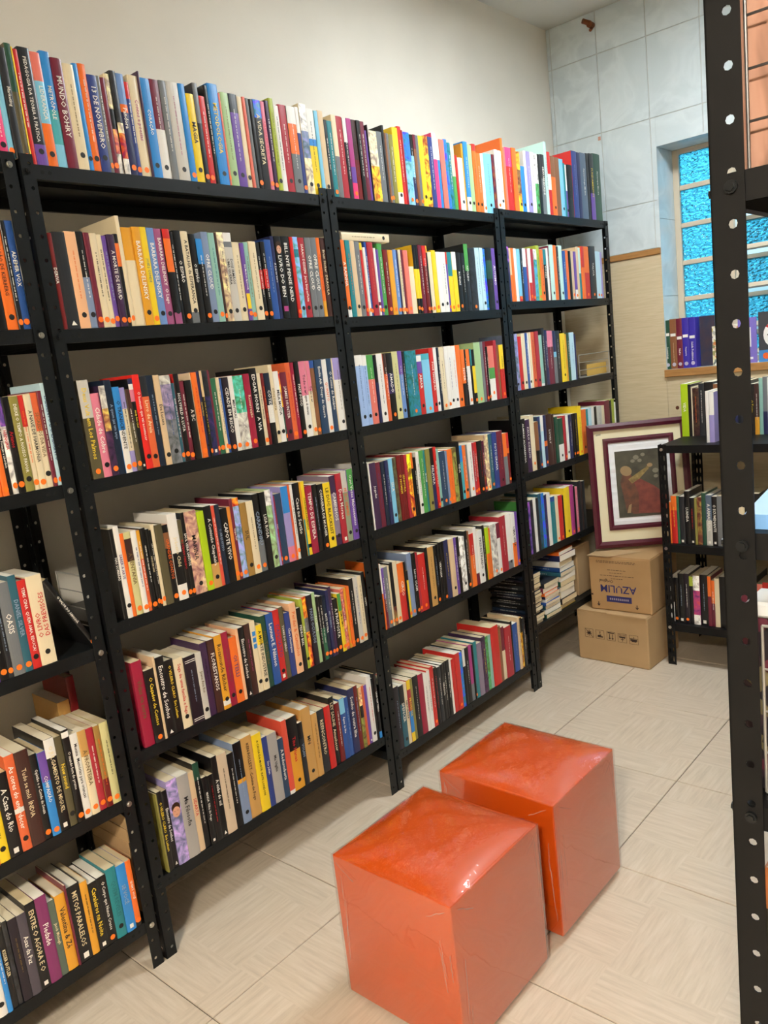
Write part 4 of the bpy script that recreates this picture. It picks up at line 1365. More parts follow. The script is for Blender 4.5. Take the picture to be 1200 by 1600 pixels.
for nm, ya, yb2, z, H, n in stacks:
    rg = random.Random(len(nm)); ths = [rg.uniform(0.7, 1.4) for _ in range(n)]; tot = sum(ths)
    if nm == 'right stack': ths[-3:] = [t_ * 1.0 for t_ in ths[-3:]]
    for k in range(n):
        th = ths[k] / tot * H
        sp = scols[(k * 4 + len(nm)) % len(scols)]
        if nm == 'left stack': sp = ('k', 'ch', 'k', 'dpk', 'nv')[k % 5]
        e = rg.uniform(-0.008, 0.008)
        lab = '%s-covered book lying flat, %s from bottom in %s of farthest bookshelf' % (PAL[sp][1], ordinal(k + 1), nm)
        lying(RX - 0.012 + rg.uniform(-0.006, 0.004), ya + e, z, (yb2 - ya) * rg.uniform(0.9, 1.0), th - 0.0005, sp, rg.uniform(-0.03, 0.03), True, lab, 'books lying in stacks', 0.19)
        z += th
# cream book lying across the tops of the row on the third bookshelf
def put_simple(w, h, spec, fl_, title, M, label, group=None, depth=None):
    parts, d = book_parts(w, h, spec, fl_, title, random.Random(int(h * 1e5)), depth); put_book(parts, M, True, label, group)
put_simple(0.024, 0.222, 'cr', 'b', '~g', Matrix.Translation((RX - 0.004, 1.194, HC[1] + 0.2285)) @ Matrix.Rotation(math.radians(90), 4, 'X'), 'cream book lying flat across other books, second shelf of third bookshelf')
# dark book leaning at the right end of the leftmost bookshelf's fourth shelf
put_simple(0.011, 0.205, 'k', 'o', 'w O VALOR DO AMANHÃ', Matrix.Translation((RX - 0.006, -0.0315, HA[3] + 0.0008)) @ Matrix.Rotation(math.radians(26), 4, 'X'), 'black book leaning at a slant beside the wire bookend, leftmost bookshelf', depth=0.15)
# two thin books standing in front on the low rack's top
put_simple(0.012, 0.207, 'w', '', '', Matrix.Translation((0.905, 2.40, 0.9586)) @ Matrix.Rotation(-math.pi / 2, 4, 'Z'), 'thin white book standing in front of the row on the low black rack', 'books on top of low black rack')
put_simple(0.020, 0.202, 'w/.45/lv', '', '', Matrix.Translation((0.918, 2.40, 0.9586)) @ Matrix.Rotation(-math.pi / 2, 4, 'Z'), 'white and lavender book standing in front of the row on low rack', 'books on top of low black rack')
# second-row books at the back of the leftmost bookshelf
put_simple(0.03, 0.235, 'tan', '', '', Matrix.Translation((0.205, -0.078, HA[4] + 0.0008)), 'pale book standing behind the front row, fifth shelf of leftmost bookshelf', depth=0.135)
put_simple(0.02, 0.29, 'dr', '', '', Matrix.Translation((0.205, -0.046, HA[4] + 0.0008)), 'dark red book standing at the back, fifth shelf of leftmost bookshelf', depth=0.135)
# two sheets of board kept upright at the right ends of the leftmost bookshelf and in the gap beside it
q = MB(); n = 8
for i in range(n):
    a0, a1 = i / n, (i + 1) / n
    f = lambda a: -0.0185 - 0.012 * math.sin(a * math.pi)
    q.box(0.15, f(a0), HA[5] + 0.001 + 0.27 * a0, 0.33, f(a0) + 0.003, HA[5] + 0.001 + 0.27 * a1)
tag(q.build('cardboard_sheet', M_card2), 'bowed tan cardboard sheet upright at right end of leftmost bookshelf', 'cardboard')
o = MB().box(0.17, -0.0045, 0.105, 0.325, -0.0015, 0.36).build('paper_sheet', mat('white_paper', hx('d6d0c4'), 0.8)); tag(o, 'off-white sheet stuck upright in the gap between the two nearest bookshelves', 'paper')
# right-edge rack: end books showing their front covers
def cover_book(name, label, x0, x1, y0, y1, z0, z1, mats, cat='book'):
    r = tag(empty(name, (x0, y0, z0)), label, cat)
    w, d, h = x1 - x0, y1 - y0, z1 - z0
    q = MB(); q.box(0, 0, 0, w, 0.0015, h); q.box(0, d - 0.0015, 0, w, d, h); q.box(0, 0.0015, 0, 0.0015, d - 0.0015, h); q.build('cover', mats[0], r)
    MB().box(0.002, 0.0015, 0.002, w - 0.004, d - 0.0015, h - 0.002).build('pages', mat('page_white', hx('e4ddcc'), 0.85), r)
    return r
M_pinkphoto = mat('pink_photo_cover', hx('c98f78'), 0.4); t = NT(M_pinkphoto)
nz = t.n('TexNoise', Scale=11.0, Detail=3, Distortion=0.8); t.l(t.coord('Object', (1.6, 1, 0.7)), nz.inputs['Vector'])
t.l(t.ramp(nz.outputs['Fac'], [(0.35, hx('8f6a5a')), (0.48, hx('c79883')), (0.66, hx('d6aa95'))]), t.b.inputs['Base Color'])
pk = cover_book('magazine', 'large pinkish photo cover facing out behind wires at upper right edge', 1.797, 2.02, 0.052, 0.064, 1.5755, 1.86, [M_pinkphoto], 'magazine')
M_floral = mat('dark_floral_cover', hx('2a1c22'), 0.6); t = NT(M_floral)
vo = t.n('TexVoronoi', Scale=48.0); t.l(t.coord('Object'), vo.inputs['Vector'])
sp = t.n('SeparateColor'); t.l(vo.outputs['Color'], sp.inputs[0])
t.l(t.ramp(sp.outputs[0], [(0.0, hx('17121a')), (0.45, hx('33202a')), (0.62, hx('5b2233')), (0.8, hx('6d6446')), (1.0, hx('9a8f6a'))]), t.b.inputs['Base Color'])
for e in [x_ for x_ in t.t.nodes if x_.type == 'VALTORGB']: e.color_ramp.interpolation = 'CONSTANT'
al = cover_book('photo_album', 'dark floral covered album with pale spine band behind wires at right edge', 1.783, 2.03, 0.045, 0.095, 0.8725, 1.088, [M_floral], 'album')
MB().box(0.030, -0.001, 0.012, 0.048, 0.0005, 0.155).build('spine_band', mat('mauve_band', hx('8f7f8c'), 0.6), al)
o = tag(MB().box(1.787, 0.042, 1.0895, 2.03, 0.10, 1.108).build('paper_pad', mat('white_pad', hx('dfe2e4'), 0.7)), 'white paper pad lying on the dark floral album', 'pad'); bevel(o, 0.003, 1)
M_darkphoto = mat('dark_photo_cover', hx('3b3126'), 0.45); t = NT(M_darkphoto)
c = t.n('TexCoord'); sp = t.n('SeparateXYZ'); t.l(c.outputs['Object'], sp.inputs[0]); mr_ = t.n('MapRange'); mr_.inputs['From Max'].default_value = 0.25; t.l(sp.outputs['Z'], mr_.inputs[0])
r_ = t.ramp(mr_.outputs[0], [(0.0, hx('a0602f')), (0.22, hx('3a352c')), (0.75, hx('b06a3c'))]); t.l(r_, t.b.inputs['Base Color'])
for e in [x_ for x_ in t.t.nodes if x_.type == 'VALTORGB']: e.color_ramp.interpolation = 'CONSTANT'
cover_book('catalogue', 'brown and dark photo cover facing out low at the right edge', 1.800, 2.02, 0.045, 0.062, 0.5205, 0.765, [M_darkphoto], 'catalogue')
q = MB(); q.box(1.795, 0.05, 1.2005, 2.05, 0.34, 1.2025); q.box(1.80, 0.06, 1.2025, 2.04, 0.33, 1.2045)
M_folder = mat('blue_plastic_folder', hx('7fb4ef'), 0.3)
q = MB(); q.face([(1.796, 0.02, 1.201), (2.03, 0.02, 1.201), (2.03, 0.24, 1.201), (1.796, 0.24, 1.201)]); 
fo = MB()
P = [(1.797, 0.02), (2.04, 0.02), (2.04, 0.24), (1.797, 0.24)]; zt = [1.217, 1.217, 1.245, 1.245]
top = [(a, b, z_) for (a, b), z_ in zip(P, zt)]; bot = [(a, b, 1.2005) for (a, b) in P]
fo.face(top); fo.face(bot[::-1])
for k in range(4): fo.face([bot[k], bot[(k + 1) % 4], top[(k + 1) % 4], top[k]])
tag(fo.build('folder', M_folder), 'light blue plastic folder lying on the right-edge bookshelf', 'folder')

# wire bookends
def bookend(label, x, y, z, rz, w, h, lines, m, foot=0.10, r=0.0014):
    """wire frame in the local x-z plane with horizontal wires, and two feet along local y"""
    R_ = tag(empty('wire_bookend', (x, y, z), rz), label, 'bookend')
    q = MB()
    q.tube((0, 0, r), (0, 0, h), r * 1.3); q.tube((w, 0, r), (w, 0, h), r * 1.3); q.tube((0, 0, h), (w, 0, h), r * 1.3); q.tube((0, 0, r), (w, 0, r), r * 1.3)
    q.build('frame', m, R_)
    for k in range(lines):
        zz = h * (k + 1) / (lines + 1)
        MB().tube((0, 0, zz), (w, 0, zz), r, 6).build('wire', m, R_)
    q = MB()
    for xx in (w * 0.25, w * 0.75): q.tube((xx, 0, r * 1.2), (xx, foot, r * 1.2), r, 6)
    q.tube((w * 0.25, foot, r * 1.2), (w * 0.75, foot, r * 1.2), r, 6)
    q.build('foot', m, R_)
bookend('wire bookend standing at right end of leftmost bookshelf, fourth shelf', 0.20, -0.016, HA[3] + 0.001, 0.0, 0.13, 0.165, 3, M_wire, foot=-0.004)
bookend('wire bookend closing the row on the third shelf of farthest bookshelf', 0.338, 2.447, HD[2] + 0.001, math.pi / 2, 0.300, 0.102, 2, M_wire, foot=0.05)
for z, lab in ((1.5755, 'upper'), (0.8725, 'lower')):
    bookend('%s wire bookend at the end of the right-edge bookshelf' % ('upper' if z > 1 else 'middle'), 1.808, 0.036, z, 0.0, 0.25, 0.2 if z > 1 else 0.21, 3, M_wire_shaded if z > 1 else M_wire, foot=0.008 if z < 1 else 0.012)
bookend('lowest wire bookend at the end of the right-edge bookshelf', 1.808, 0.036, 0.5205, 0.0, 0.25, 0.2, 3, M_wire_shaded, foot=0.006)
bookend('wire bookend above the blue folder on the right-edge bookshelf', 1.812, 0.30, 1.2012, 0.0, 0.24, 0.20, 3, M_wire_shaded, foot=0.06)
q = MB(); q.face([(0.20, 2.52, HD[2] + 0.002), (0.325, 2.50, HD[2] + 0.002), (0.325, 2.755, HD[2] + 0.004), (0.20, 2.755, HD[2] + 0.055)])
q = MB(); q.box(0.315, 2.56, HD[2] + 0.001, 0.318, 2.755, HD[2] + 0.055)
o = q.build('envelope', mat('yellow_kraft_paper', hx('d3aa52'), 0.7)); o.rotation_euler = (0, 0, 0); tag(o, 'yellow kraft envelope upright behind the wire bookend on farthest bookshelf', 'envelope')

# ---------------------------------------------------------------- orange cubes
def rounded_box(w, d, h, r, seg=3):
    bm = bmesh.new(); bmesh.ops.create_cube(bm, size=1.0)
    for v in bm.verts: v.co = Vector(((v.co.x + 0.5) * w, (v.co.y + 0.5) * d, (v.co.z + 0.5) * h))
    bmesh.ops.bevel(bm, geom=list(bm.edges), offset=r, segments=seg, profile=0.5, affect='EDGES')
    me = bpy.data.meshes.new('rounded'); bm.to_mesh(me); bm.free()
    me.polygons.foreach_set('use_smooth', [True] * len(me.polygons)); return me
def dome(w, d, z, hgt, n=24, sag=0.003):
    q = MB(); P = []
    for j in range(n + 1):
        for i in range(n + 1):
            u, v = i / n, j / n
            e = (1 - abs(2 * u - 1) ** 3.0) * (1 - abs(2 * v - 1) ** 3.0)
            s_ = -sag * (math.sin(math.pi * u) if v in (0, 1) else math.sin(math.pi * v) if u in (0, 1) else 0)
            P.append((u * w, v * d, z + hgt * e + s_))
    q.v = P
    for j in range(n):
        for i in range(n):
            a = j * (n + 1) + i; q.f.append((a, a + 1, a + n + 2, a + n + 1)); q.m.append(0); q.c.append((1, 1, 1, 1))
    return q
M_foot = mat('black_glide', hx('141414'), 0.6)
for (x, y, w, d, lab) in ((0.838, 0.183, 0.329, 0.333, 'nearer orange vinyl cube seat wrapped in clear plastic film'), (0.826, 0.597, 0.337, 0.318, 'farther orange vinyl cube seat in clear film, nearer the boxes')):
    P_ = tag(empty('cube_seat', (x, y, 0)), lab, 'pouf', 'orange cube seats')
    H_ = 0.358
    link('body', rounded_box(w, d, H_ - 0.008, 0.004), P_, (0, 0, 0.012)).data.materials.append(M_orange)
    s_ = dome(w - 0.002, d - 0.002, H_ + 0.0035, 0.022).build('seat_top', M_orange, P_, (0.001, 0.001, 0), smooth=True)
    for (fx_, fy_) in ((0.02, 0.02), (w - 0.05, 0.02), (0.02, d - 0.05), (w - 0.05, d - 0.05)):
        MB().box(fx_, fy_, 0, fx_ + 0.03, fy_ + 0.03, 0.013).build('foot', M_foot, P_)
    # film: loose shell, slightly proud, crimped along the vertical corners
    q = MB(); e = 0.0022; n = 14
    for (ax_, ay_, bx_, by_) in ((-e, -e, w + e, -e), (w + e, -e, w + e, d + e), (w + e, d + e, -e, d + e), (-e, d + e, -e, -e)):
        nx, ny = (by_ - ay_), -(bx_ - ax_); l_ = math.hypot(nx, ny); nx /= l_; ny /= l_
        rows_ = 10; base = len(q.v)
        for j in range(rows_ + 1):
            for i in range(n + 1):
                u = i / n; z_ = 0.013 + (H_ - 0.0085) * j / rows_
                o_ = 0.0016 * math.sin(u * 9 + j * 1.7) * (1 - abs(2 * u - 1) ** 3) + (0.0025 * rnd.random() if 0 < i < n and (i < 2 or i > n - 2) else 0)
                q.v.append((ax_ + (bx_ - ax_) * u + nx * max(o_, -0.001), ay_ + (by_ - ay_) * u + ny * max(o_, -0.001), z_))
        for j in range(rows_):
            for i in range(n):
                a = base + j * (n + 1) + i; q.f.append((a, a + 1, a + n + 2, a + n + 1)); q.m.append(0); q.c.append((1, 1, 1, 1))
    q.build('plastic_film', M_film_side, P_, smooth=True)
    tpf = dome(w + 2 * e, d + 2 * e, H_ + 0.0055, 0.022).build('plastic_film', M_film, P_, (-e, -e, 0), smooth=True)
    rc = random.Random(int(y * 1000)); q = MB()
    def ribbon(p, dv, n_, wd, off):
        p = Vector(p); prev = None
        for k in range(n_ + 1):
            a = p + Vector(dv) * (k / n_) + Vector(off) * rc.uniform(-1, 1)
            wv_ = Vector(off).normalized() * wd * rc.uniform(0.4, 1.0)
            cur = (a - wv_, a + wv_)
            if prev: q.face([tuple(prev[0]), tuple(prev[1]), tuple(cur[1]), tuple(cur[0])])
            prev = cur
    for (cx_, cy_, o1, o2, ox, oy) in ((w, 0, (-1, 0, 0), (0, 1, 0), 0, -0.0055), (w, 0, (0, 1, 0), (0, 1, 0), 0.0055, 0), (0, 0, (1, 0, 0), (1, 0, 0), 0, -0.0055), (w, d, (0, -1, 0), (0, -1, 0), 0.0055, 0)):
        for k in range(3):
            dd = Vector(o1) * rc.uniform(0.006, 0.03); z0 = rc.uniform(0.02, 0.25); l_ = rc.uniform(0.06, min(0.3, 0.345 - z0))
            ribbon((cx_ + dd.x + ox, cy_ + dd.y + oy, z0), (Vector(o1) * rc.uniform(-0.004, 0.012) + Vector((0, 0, l_))), 9, 0.0009, Vector(o1) * 0.0014)
        dd = Vector(o1) * rc.uniform(0.01, 0.02)
        ribbon((cx_ + dd.x + ox, cy_ + dd.y + oy, 0.35), (Vector(o1) * 0.05 + Vector((0, 0, -0.03))), 7, 0.0010, Vector((0, 0, 0.0016)))
    tag(q.build('film_crease', M_crease, P_), kind='stuff')

# ---------------------------------------------------------------- cardboard boxes
def flat_text(body, h, M, parent, m, name='printed_text', wmax=None):
    v, f, tw, th = text_geo(body); sc = h / th
    if wmax: sc = min(sc, wmax / tw)
    q = MB(); q.v = [tuple(M @ Vector((a * sc, 0, b * sc))) for a, b in v]; q.f = f; q.m = [0] * len(f); q.c = [(1, 1, 1, 1)] * len(f)
    return q.build(name, m, parent)
bx = tag(empty('cardboard_box', (0.349, 2.243, 0), math.radians(-2.0)), 'lower cardboard box with five handling symbols, on the floor', 'box', 'cardboard boxes')
w, d, h = 0.338, 0.30, 0.2325
BB = o = MB().box(0, 0, 0, w, d, h).build('body', M_card2, bx); bevel(o, 0.006, 2)
o = MB().box(0.15, -0.004, h - 0.006, w - 0.004, 0.10, h + 0.003).build('flap', M_card2, bx); bevel(o, 0.002, 1)
o = MB().box(0.004, -0.001, h - 0.001, 0.15, 0.10, h + 0.0025).build('flap', M_card2, bx)
ic = MB(); yv = -0.0006
def line(x0, z0, x1, z1, wd=0.0014):
    dx, dz = x1 - x0, z1 - z0; l_ = math.hypot(dx, dz) or 1; nx, nz_ = -dz / l_ * wd / 2, dx / l_ * wd / 2
    ic.face([(x0 - nx, yv, z0 - nz_), (x1 - nx, yv, z1 - nz_), (x1 + nx, yv, z1 + nz_), (x0 + nx, yv, z0 + nz_)])
for k in range(5):
    cx = 0.058 + k * 0.0535; cz = 0.128 - 0.0; s_ = 0.020
    for a, b in (((-1, -1), (1, -1)), ((1, -1), (1, 1)), ((1, 1), (-1, 1)), ((-1, 1), (-1, -1))): line(cx + a[0] * s_, cz + a[1] * s_, cx + b[0] * s_, cz + b[1] * s_)
    def L_(x0, z0, x1, z1, wd=0.0024): line(cx + x0 * s_, cz + z0 * s_, cx + x1 * s_, cz + z1 * s_, wd)
    if k == 0:
        for a in range(4): L_(0.7 * math.cos(a * 0.785), 0.7 * math.sin(a * 0.785), -0.7 * math.cos(a * 0.785), -0.7 * math.sin(a * 0.785), 0.003)
        L_(-0.9, 0.9, 0.9, -0.9, 0.002); L_(-0.35, -0.1, 0.35, 0.1, 0.010)
    elif k == 1:
        L_(-0.6, -0.5, 0.7, -0.5, 0.006); L_(-0.6, -0.35, 0.3, -0.1, 0.006); L_(0, 0.1, 0, 0.6); L_(-0.2, 0.6, 0.2, 0.6)
    elif k == 2:
        L_(-0.8, 0.75, 0.8, 0.75, 0.005)
        for s2 in (-0.35, 0.35): L_(s2, 0.5, s2, -0.7, 0.003); L_(s2, -0.75, s2 - 0.2, -0.4, 0.0028); L_(s2, -0.75, s2 + 0.2, -0.4, 0.0028)
    elif k == 3:
        for a in range(5): L_(-0.7 + a * 0.35, 0.85, -0.75 + a * 0.35, 0.45)
        L_(-0.8, 0.3, 0.8, 0.3); L_(-0.7, 0.1, 0.7, 0.1, 0.005); L_(-0.4, -0.35, 0.4, -0.35); L_(0, 0.1, 0, -0.8)
    else:
        L_(-0.8, -0.1, 0.8, -0.1, 0.008); L_(-0.5, -0.4, 0.6, -0.4, 0.004); L_(0, 0.3, 0, 0.7); L_(-0.9, 0.25, 0.9, 0.25)
ic.build('handling_symbols', M_print_dark, BB)
ub = tag(empty('cardboard_box', (0.414, 2.268, 0.237), math.radians(1.0)), 'upper cardboard box with upside-down purple lettering, under the framed picture', 'box', 'cardboard boxes')
w, d, h = 0.280, 0.30, 0.243
UB = o = MB().box(0, 0, 0, w, d, h).build('body', M_card, ub); bevel(o, 0.005, 2)
fl_ = MB(); fl_.face([(-0.006, -0.004, h + 0.004), (0.10, -0.012, h + 0.006), (0.20, 0.11, h + 0.006), (0.0, 0.13, h + 0.003)]); fl_.face([(0.0, 0.13, h + 0.001), (0.20, 0.11, h + 0.001), (0.10, -0.012, h + 0.002), (-0.006, -0.004, h + 0.001)])
fl_.build('flap', M_card2, ub)
MB().box(0.102, 0.002, h - 0.0005, w - 0.002, 0.12, h + 0.0025).build('flap', M_card, ub)
# print on the front face, upside down as the box stands on its head
yv = -0.0007
UP = Matrix.Rotation(math.pi, 4, 'Y')
def ut(body, x_, z_, hh, m, wmax): return flat_text(body, hh, Matrix.Translation((x_, yv, z_)) @ UP, UB, m, wmax=wmax)
ut('AZULIM', 0.132, 0.100, 0.045, M_print_blue, 0.165)
ut('Original', 0.078, 0.136, 0.020, M_print_dark, 0.065)
ic = MB()
for (a, b, z_, n_) in ((0.085, 0.17, 0.186, 9), (0.095, 0.155, 0.173, 6), (0.05, 0.205, 0.160, 14), (0.10, 0.155, 0.147, 6), (0.035, 0.215, 0.225, 16), (0.035, 0.215, 0.219, 16)):
    x_ = a
    while x_ < b:
        l_ = min(rnd.uniform(0.006, 0.016), b - x_); line(x_, z_, x_ + l_, z_, 0.0022); x_ += l_ + 0.003
for x_ in (0.036, 0.213):
    line(x_, 0.018, x_, 0.036, 0.004); line(x_ - 0.006, 0.026, x_, 0.017, 0.0035); line(x_ + 0.006, 0.026, x_, 0.017, 0.0035)
line(0.0, 0.068, 0.012, 0.068, 0.008)
ic.build('fine_print', M_print_dark, UB)
MB().box(0.075, yv, 0.040, 0.190, yv + 0.0005, 0.068).build('printed_bar', M_print_blue, UB)
ic = MB(); yv -= 0.0004
x_ = 0.090
while x_ < 0.176: line(x_, 0.054, x_ + 0.006, 0.054, 0.009); x_ += 0.009
ic.build('bar_lettering', M_print_pale, UB); yv = -0.0007
o = MB().box(0.17, 2.325, HD[5] + 0.001, 0.325, 2.455, HD[5] + 0.232).build('cardboard_box', M_card2); bevel(o, 0.004, 2)
tag(o, 'narrow tan cardboard box at the right end of the bottom shelf, beside book stacks', 'box', 'cardboard boxes')

# ---------------------------------------------------------------- framed picture leaning on the far bookshelf
yaw, lean = math.radians(34), math.radians(8)
u = Vector((math.cos(yaw), math.sin(yaw), 0)); nrm = Vector((math.sin(yaw), -math.cos(yaw), 0))
v = -nrm * math.sin(lean) + Vector((0, 0, math.cos(lean))); fn = u.cross(v)
FP = tag(empty('framed_picture', (0, 0, 0)), 'maroon double-framed picture of a red-robed figure leaning above the boxes', 'picture')
FP.matrix_world = Matrix(((u.x, v.x, fn.x, 0.412), (u.y, v.y, fn.y, 2.346), (u.z, v.z, fn.z, 0.4925), (0, 0, 0, 1)))
M_maroon = mat('maroon_lacquer', hx('4d1626'), 0.25)
def rails(x0, z0, x1, z1, b, t0, t1):
    q = MB(); I = (x0 + b, z0 + b, x1 - b, z1 - b)
    Oc = [(x0, z0), (x1, z0), (x1, z1), (x0, z1)]; Ic = [(I[0], I[1]), (I[2], I[1]), (I[2], I[3]), (I[0], I[3])]
    Mc = [((o_[0] * 0.5 + i_[0] * 0.5), (o_[1] * 0.5 + i_[1] * 0.5)) for o_, i_ in zip(Oc, Ic)]
    for k in range(4):
        l = (k + 1) % 4
        q.face([(*Oc[k], t0), (*Oc[l], t0), (*Oc[l], t1 * 0.75), (*Oc[k], t1 * 0.75)])
        q.face([(*Oc[k], t1 * 0.75), (*Oc[l], t1 * 0.75), (*Mc[l], t1), (*Mc[k], t1)])
        q.face([(*Mc[k], t1), (*Mc[l], t1), (*Ic[l], t1 * 0.7), (*Ic[k], t1 * 0.7)])
        q.face([(*Ic[k], t1 * 0.7), (*Ic[l], t1 * 0.7), (*Ic[l], t0), (*Ic[k], t0)])
        q.face([(*Oc[l], t0), (*Oc[k], t0), (*Ic[k], t0), (*Ic[l], t0)])
    return q
FW, FH = 0.432, 0.556
rails(0, 0, FW, FH, 0.029, -0.004, 0.020).build('outer_frame', M_maroon, FP)
MB().box(0.02, 0.02, -0.004, FW - 0.02, FH - 0.02, 0.003).build('mat_board', mat('cream_mat_board', hx('d9cfae'), 0.8), FP)
rails(0.067, 0.078, 0.372, 0.490, 0.022, 0.003, 0.013).build('inner_frame', M_maroon, FP)
lq = MB(); n = 22
for k in range(n):
    a, b = 0.098 + (0.470 - 0.098) * k / n, 0.098 + (0.470 - 0.098) * (k + 1) / n
    za, zb = 0.0035 + 0.0016 * (k % 2), 0.0035 + 0.0016 * ((k + 1) % 2)
    lq.face([(0.088, a, za), (0.352, a, za), (0.352, b, zb), (0.088, b, zb)])
lq.build('liner', mat('white_cloth_liner', hx('dcdde0'), 0.8), FP)
M_art = noisy('dark_painted_ground', hx('2c2a20'), hx('4a4738'), 16.0, 0.5, coord='Object')
PR = MB().box(0.114, 0.131, 0.005, 0.335, 0.428, 0.0062).build('print', M_art, FP)
M_skin = mat('print_flesh', hx('8a7350'), 0.5); M_robe = noisy('print_red_robe', hx('5c2620'), hx('7d3a2e'), 30, 0.5); M_hair = noisy('print_hair', hx('3f2a1c'), hx('6a3b26'), 40, 0.5); M_gold = noisy('print_gold', hx('8d7a46'), hx('5f4c28'), 60, 0.5); M_flower = mat('print_grey_flower', hx('6f6c5c'), 0.5)
def blob(pts, z_, m, nm):
    q = MB(); q.face([(a, b, z_) for a, b in pts]); return q.build(nm, m, PR)
ell = lambda cx, cy, rx, ry, n_=14, rot=0: [(cx + rx * math.cos(2 * math.pi * i / n_) * math.cos(rot) - ry * math.sin(2 * math.pi * i / n_) * math.sin(rot), cy + rx * math.cos(2 * math.pi * i / n_) * math.sin(rot) + ry * math.sin(2 * math.pi * i / n_) * math.cos(rot)) for i in range(n_)]
blob([(0.175, 0.145), (0.325, 0.140), (0.330, 0.215), (0.275, 0.262), (0.215, 0.300), (0.180, 0.290), (0.160, 0.220)], 0.0065, M_robe, 'painted_robe')
blob([(0.150, 0.150), (0.200, 0.148), (0.205, 0.235), (0.175, 0.330), (0.145, 0.335), (0.130, 0.290), (0.140, 0.220)], 0.0067, M_hair, 'painted_hair')
blob(ell(0.158, 0.338, 0.026, 0.022, 14, -0.5), 0.0069, M_skin, 'painted_face')
blob([(0.165, 0.300), (0.240, 0.345), (0.262, 0.362), (0.256, 0.340), (0.215, 0.300), (0.180, 0.280)], 0.0070, M_gold, 'painted_arm')
blob(ell(0.262, 0.356, 0.012, 0.009), 0.0071, M_skin, 'painted_hand')
for k, (a, b, r_) in enumerate(((0.205, 0.395, 0.013), (0.190, 0.380, 0.010), (0.220, 0.380, 0.010), (0.285, 0.330, 0.014), (0.285, 0.305, 0.010), (0.235, 0.405, 0.010))):
    blob(ell(a, b, r_, r_ * 0.8, 8), 0.0066, M_flower, 'painted_flower')
blob([(0.150, 0.150), (0.165, 0.149), (0.172, 0.190), (0.160, 0.185)], 0.0072, M_skin, 'painted_foot')
lt = MB(); lt.face([(0.040, 0.505, 0.0034), (0.062, 0.507, 0.0034), (0.062, 0.514, 0.0034), (0.040, 0.512, 0.0034)]); lt.build('pencil_mark', mat('pencil_grey', hx('9a937c'), 0.9), FP)

# ---------------------------------------------------------------- window sill odds and ends
def slab(name, label, x0, x1, y0, y1, z0, z1, m, cat, rz=0.0):
    o = MB().box(0, 0, 0, x1 - x0, y1 - y0, z1 - z0).build(name, m, None, (x0, y0, z0)); o.rotation_euler = (0, 0, rz)
    return tag(o, label, cat)
M_sky = noisy('dark_blue_photo_cover', hx('1f2a44'), hx('3f2f38'), 22, 0.4)
slab('booklet', 'dark blue photo booklet facing out beside the blue sill books', 0.685, 0.752, 2.980, 2.988, 1.2385, 1.466, M_sky, 'booklet', 0.1)
M_pat = mat('yellow_patterned_cover', hx('d8cf9a'), 0.5); t = NT(M_pat); vo = t.n('TexVoronoi', Scale=70.0); t.l(t.coord('Object'), vo.inputs['Vector']); sp = t.n('SeparateColor'); t.l(vo.outputs['Color'], sp.inputs[0])
t.l(t.ramp(sp.outputs[0], [(0.2, hx('e8e6dc')), (0.45, hx('c9b93a')), (0.6, hx('5a6a68')), (0.8, hx('dcd8c8')), (0.95, hx('c77a3a'))]), t.b.inputs['Base Color'])
slab('booklet', 'white and yellow patterned booklet on the sill left of the near post', 0.742, 0.86, 2.975, 2.983, 1.2385, 1.415, M_pat, 'booklet')
pb = tag(empty('booklet', (0.873, 2.925, 1.2385)), 'purple booklet with white picture square on the sill right of near post', 'booklet')
MB().box(0, 0, 0, 0.078, 0.006, 0.198).build('cover', mat('purple_cover', hx('7a6cc0'), 0.4), pb)
MB().box(0.018, -0.0006, 0.07, 0.055, 0.001, 0.155).build('picture', mat('picture_white', hx('e6e6ea'), 0.5), pb)
MB().box(0.024, -0.001, 0.095, 0.044, 0.0012, 0.120).build('picture', mat('picture_dark', hx('4a2f34'), 0.5), pb)
MB().box(0.04, -0.0006, 0.015, 0.062, 0.001, 0.025).build('label', mat('label_white', hx('e6e6ea'), 0.5), pb)
kb = tag(empty('booklet', (0.958, 2.930, 1.2385)), 'dark booklet with white oval and blue base on the window sill', 'booklet')
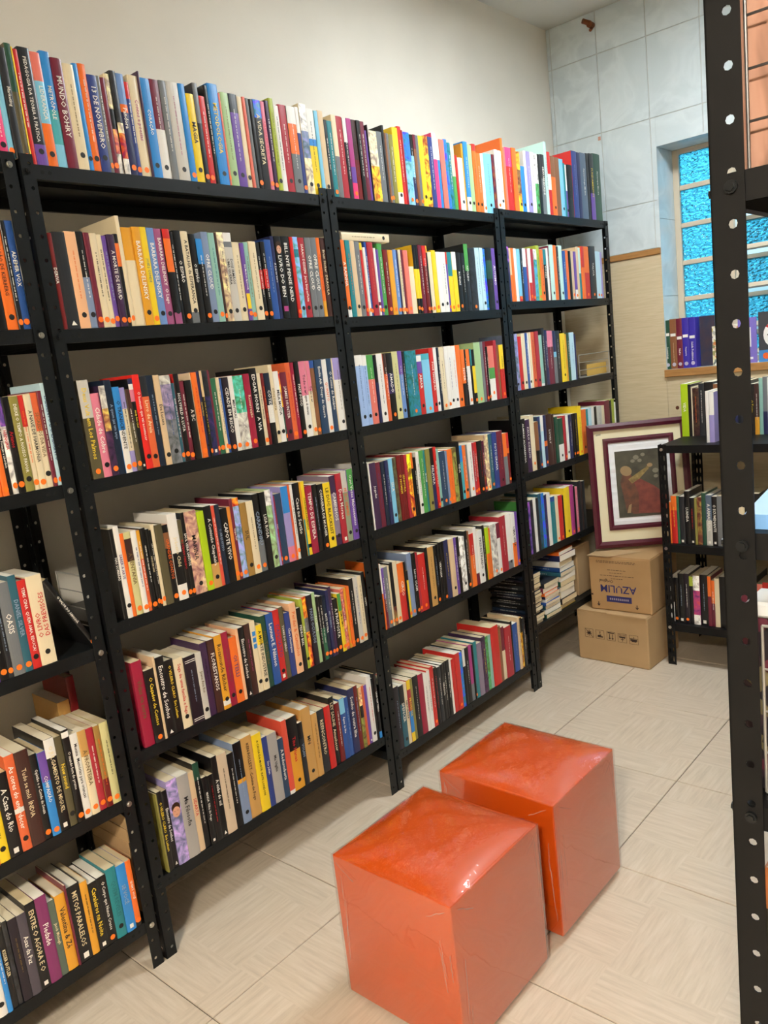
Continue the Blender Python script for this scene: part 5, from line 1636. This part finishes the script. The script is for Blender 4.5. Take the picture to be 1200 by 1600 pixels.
MB().box(0, 0, 0.05, 0.15, 0.006, 0.215).build('cover', mat('charcoal_cover', hx('3c3f45'), 0.4), kb)
MB().box(0, -0.0004, 0, 0.15, 0.006, 0.05).build('cover', mat('blue_cover', hx('3d7fc0'), 0.4), kb)
q = MB(); q.face([(0.065 + 0.045 * math.cos(a * math.pi / 10), -0.0008, 0.115 + 0.055 * math.sin(a * math.pi / 10)) for a in range(20)]); q.build('oval', mat('oval_white', hx('e8e6e2'), 0.5), kb)
q = MB(); q.face([(0.03, -0.0012, 0.150), (0.07, -0.0012, 0.190), (0.08, -0.0012, 0.172), (0.045, -0.0012, 0.142)]); q.build('red_patch', mat('patch_red', hx('c8242c'), 0.5), kb)
q = MB(); q.face([(0.035, -0.0012, 0.115), (0.07, -0.0012, 0.085), (0.08, -0.0012, 0.095), (0.045, -0.0012, 0.125)]); q.build('black_patch', mat('patch_black', hx('202022'), 0.5), kb)
q = MB(); q.face([(0.03 + 0.014 * math.cos(a * math.pi / 8), -0.0009, 0.025 + 0.014 * math.sin(a * math.pi / 8)) for a in range(16)]); q.build('orange_patch', mat('patch_orange', hx('e8642a'), 0.5), kb)
# copper stub high on the tiled wall
st = tag(empty('pipe_stub', (0.272, Y1, 2.836)), 'small copper coloured pipe stub high on the tiled wall', 'pipe')
M_cop = mat('corroded_copper', hx('8a4f2c'), 0.45, 0.5)
q = MB(); q.tube((0, 0, 0), (0, -0.030, 0), 0.014, 12); q.build('socket', M_cop, st)
q = MB(); q.tube((0, -0.018, 0.006), (-0.022, -0.050, 0.016), 0.011, 12); q.build('elbow', M_cop, st)
q = MB(); q.tube((0.002, -0.012, -0.014), (0.002, -0.026, -0.026), 0.007, 8); q.build('nipple', M_cop, st)
q = MB(); q.box(0.268, Y1 - 0.001, 2.335, 0.281, Y1 + 0.001, 2.352); q.build('tile_chip', mat('chipped_glaze', hx('b98a78'), 0.9), wall_far)
ro = REST.build('book_rows', [BMATS[k] for k in BKEYS])
tag(ro, 'remaining small books standing between the others on the shelves', 'books', None, 'stuff')
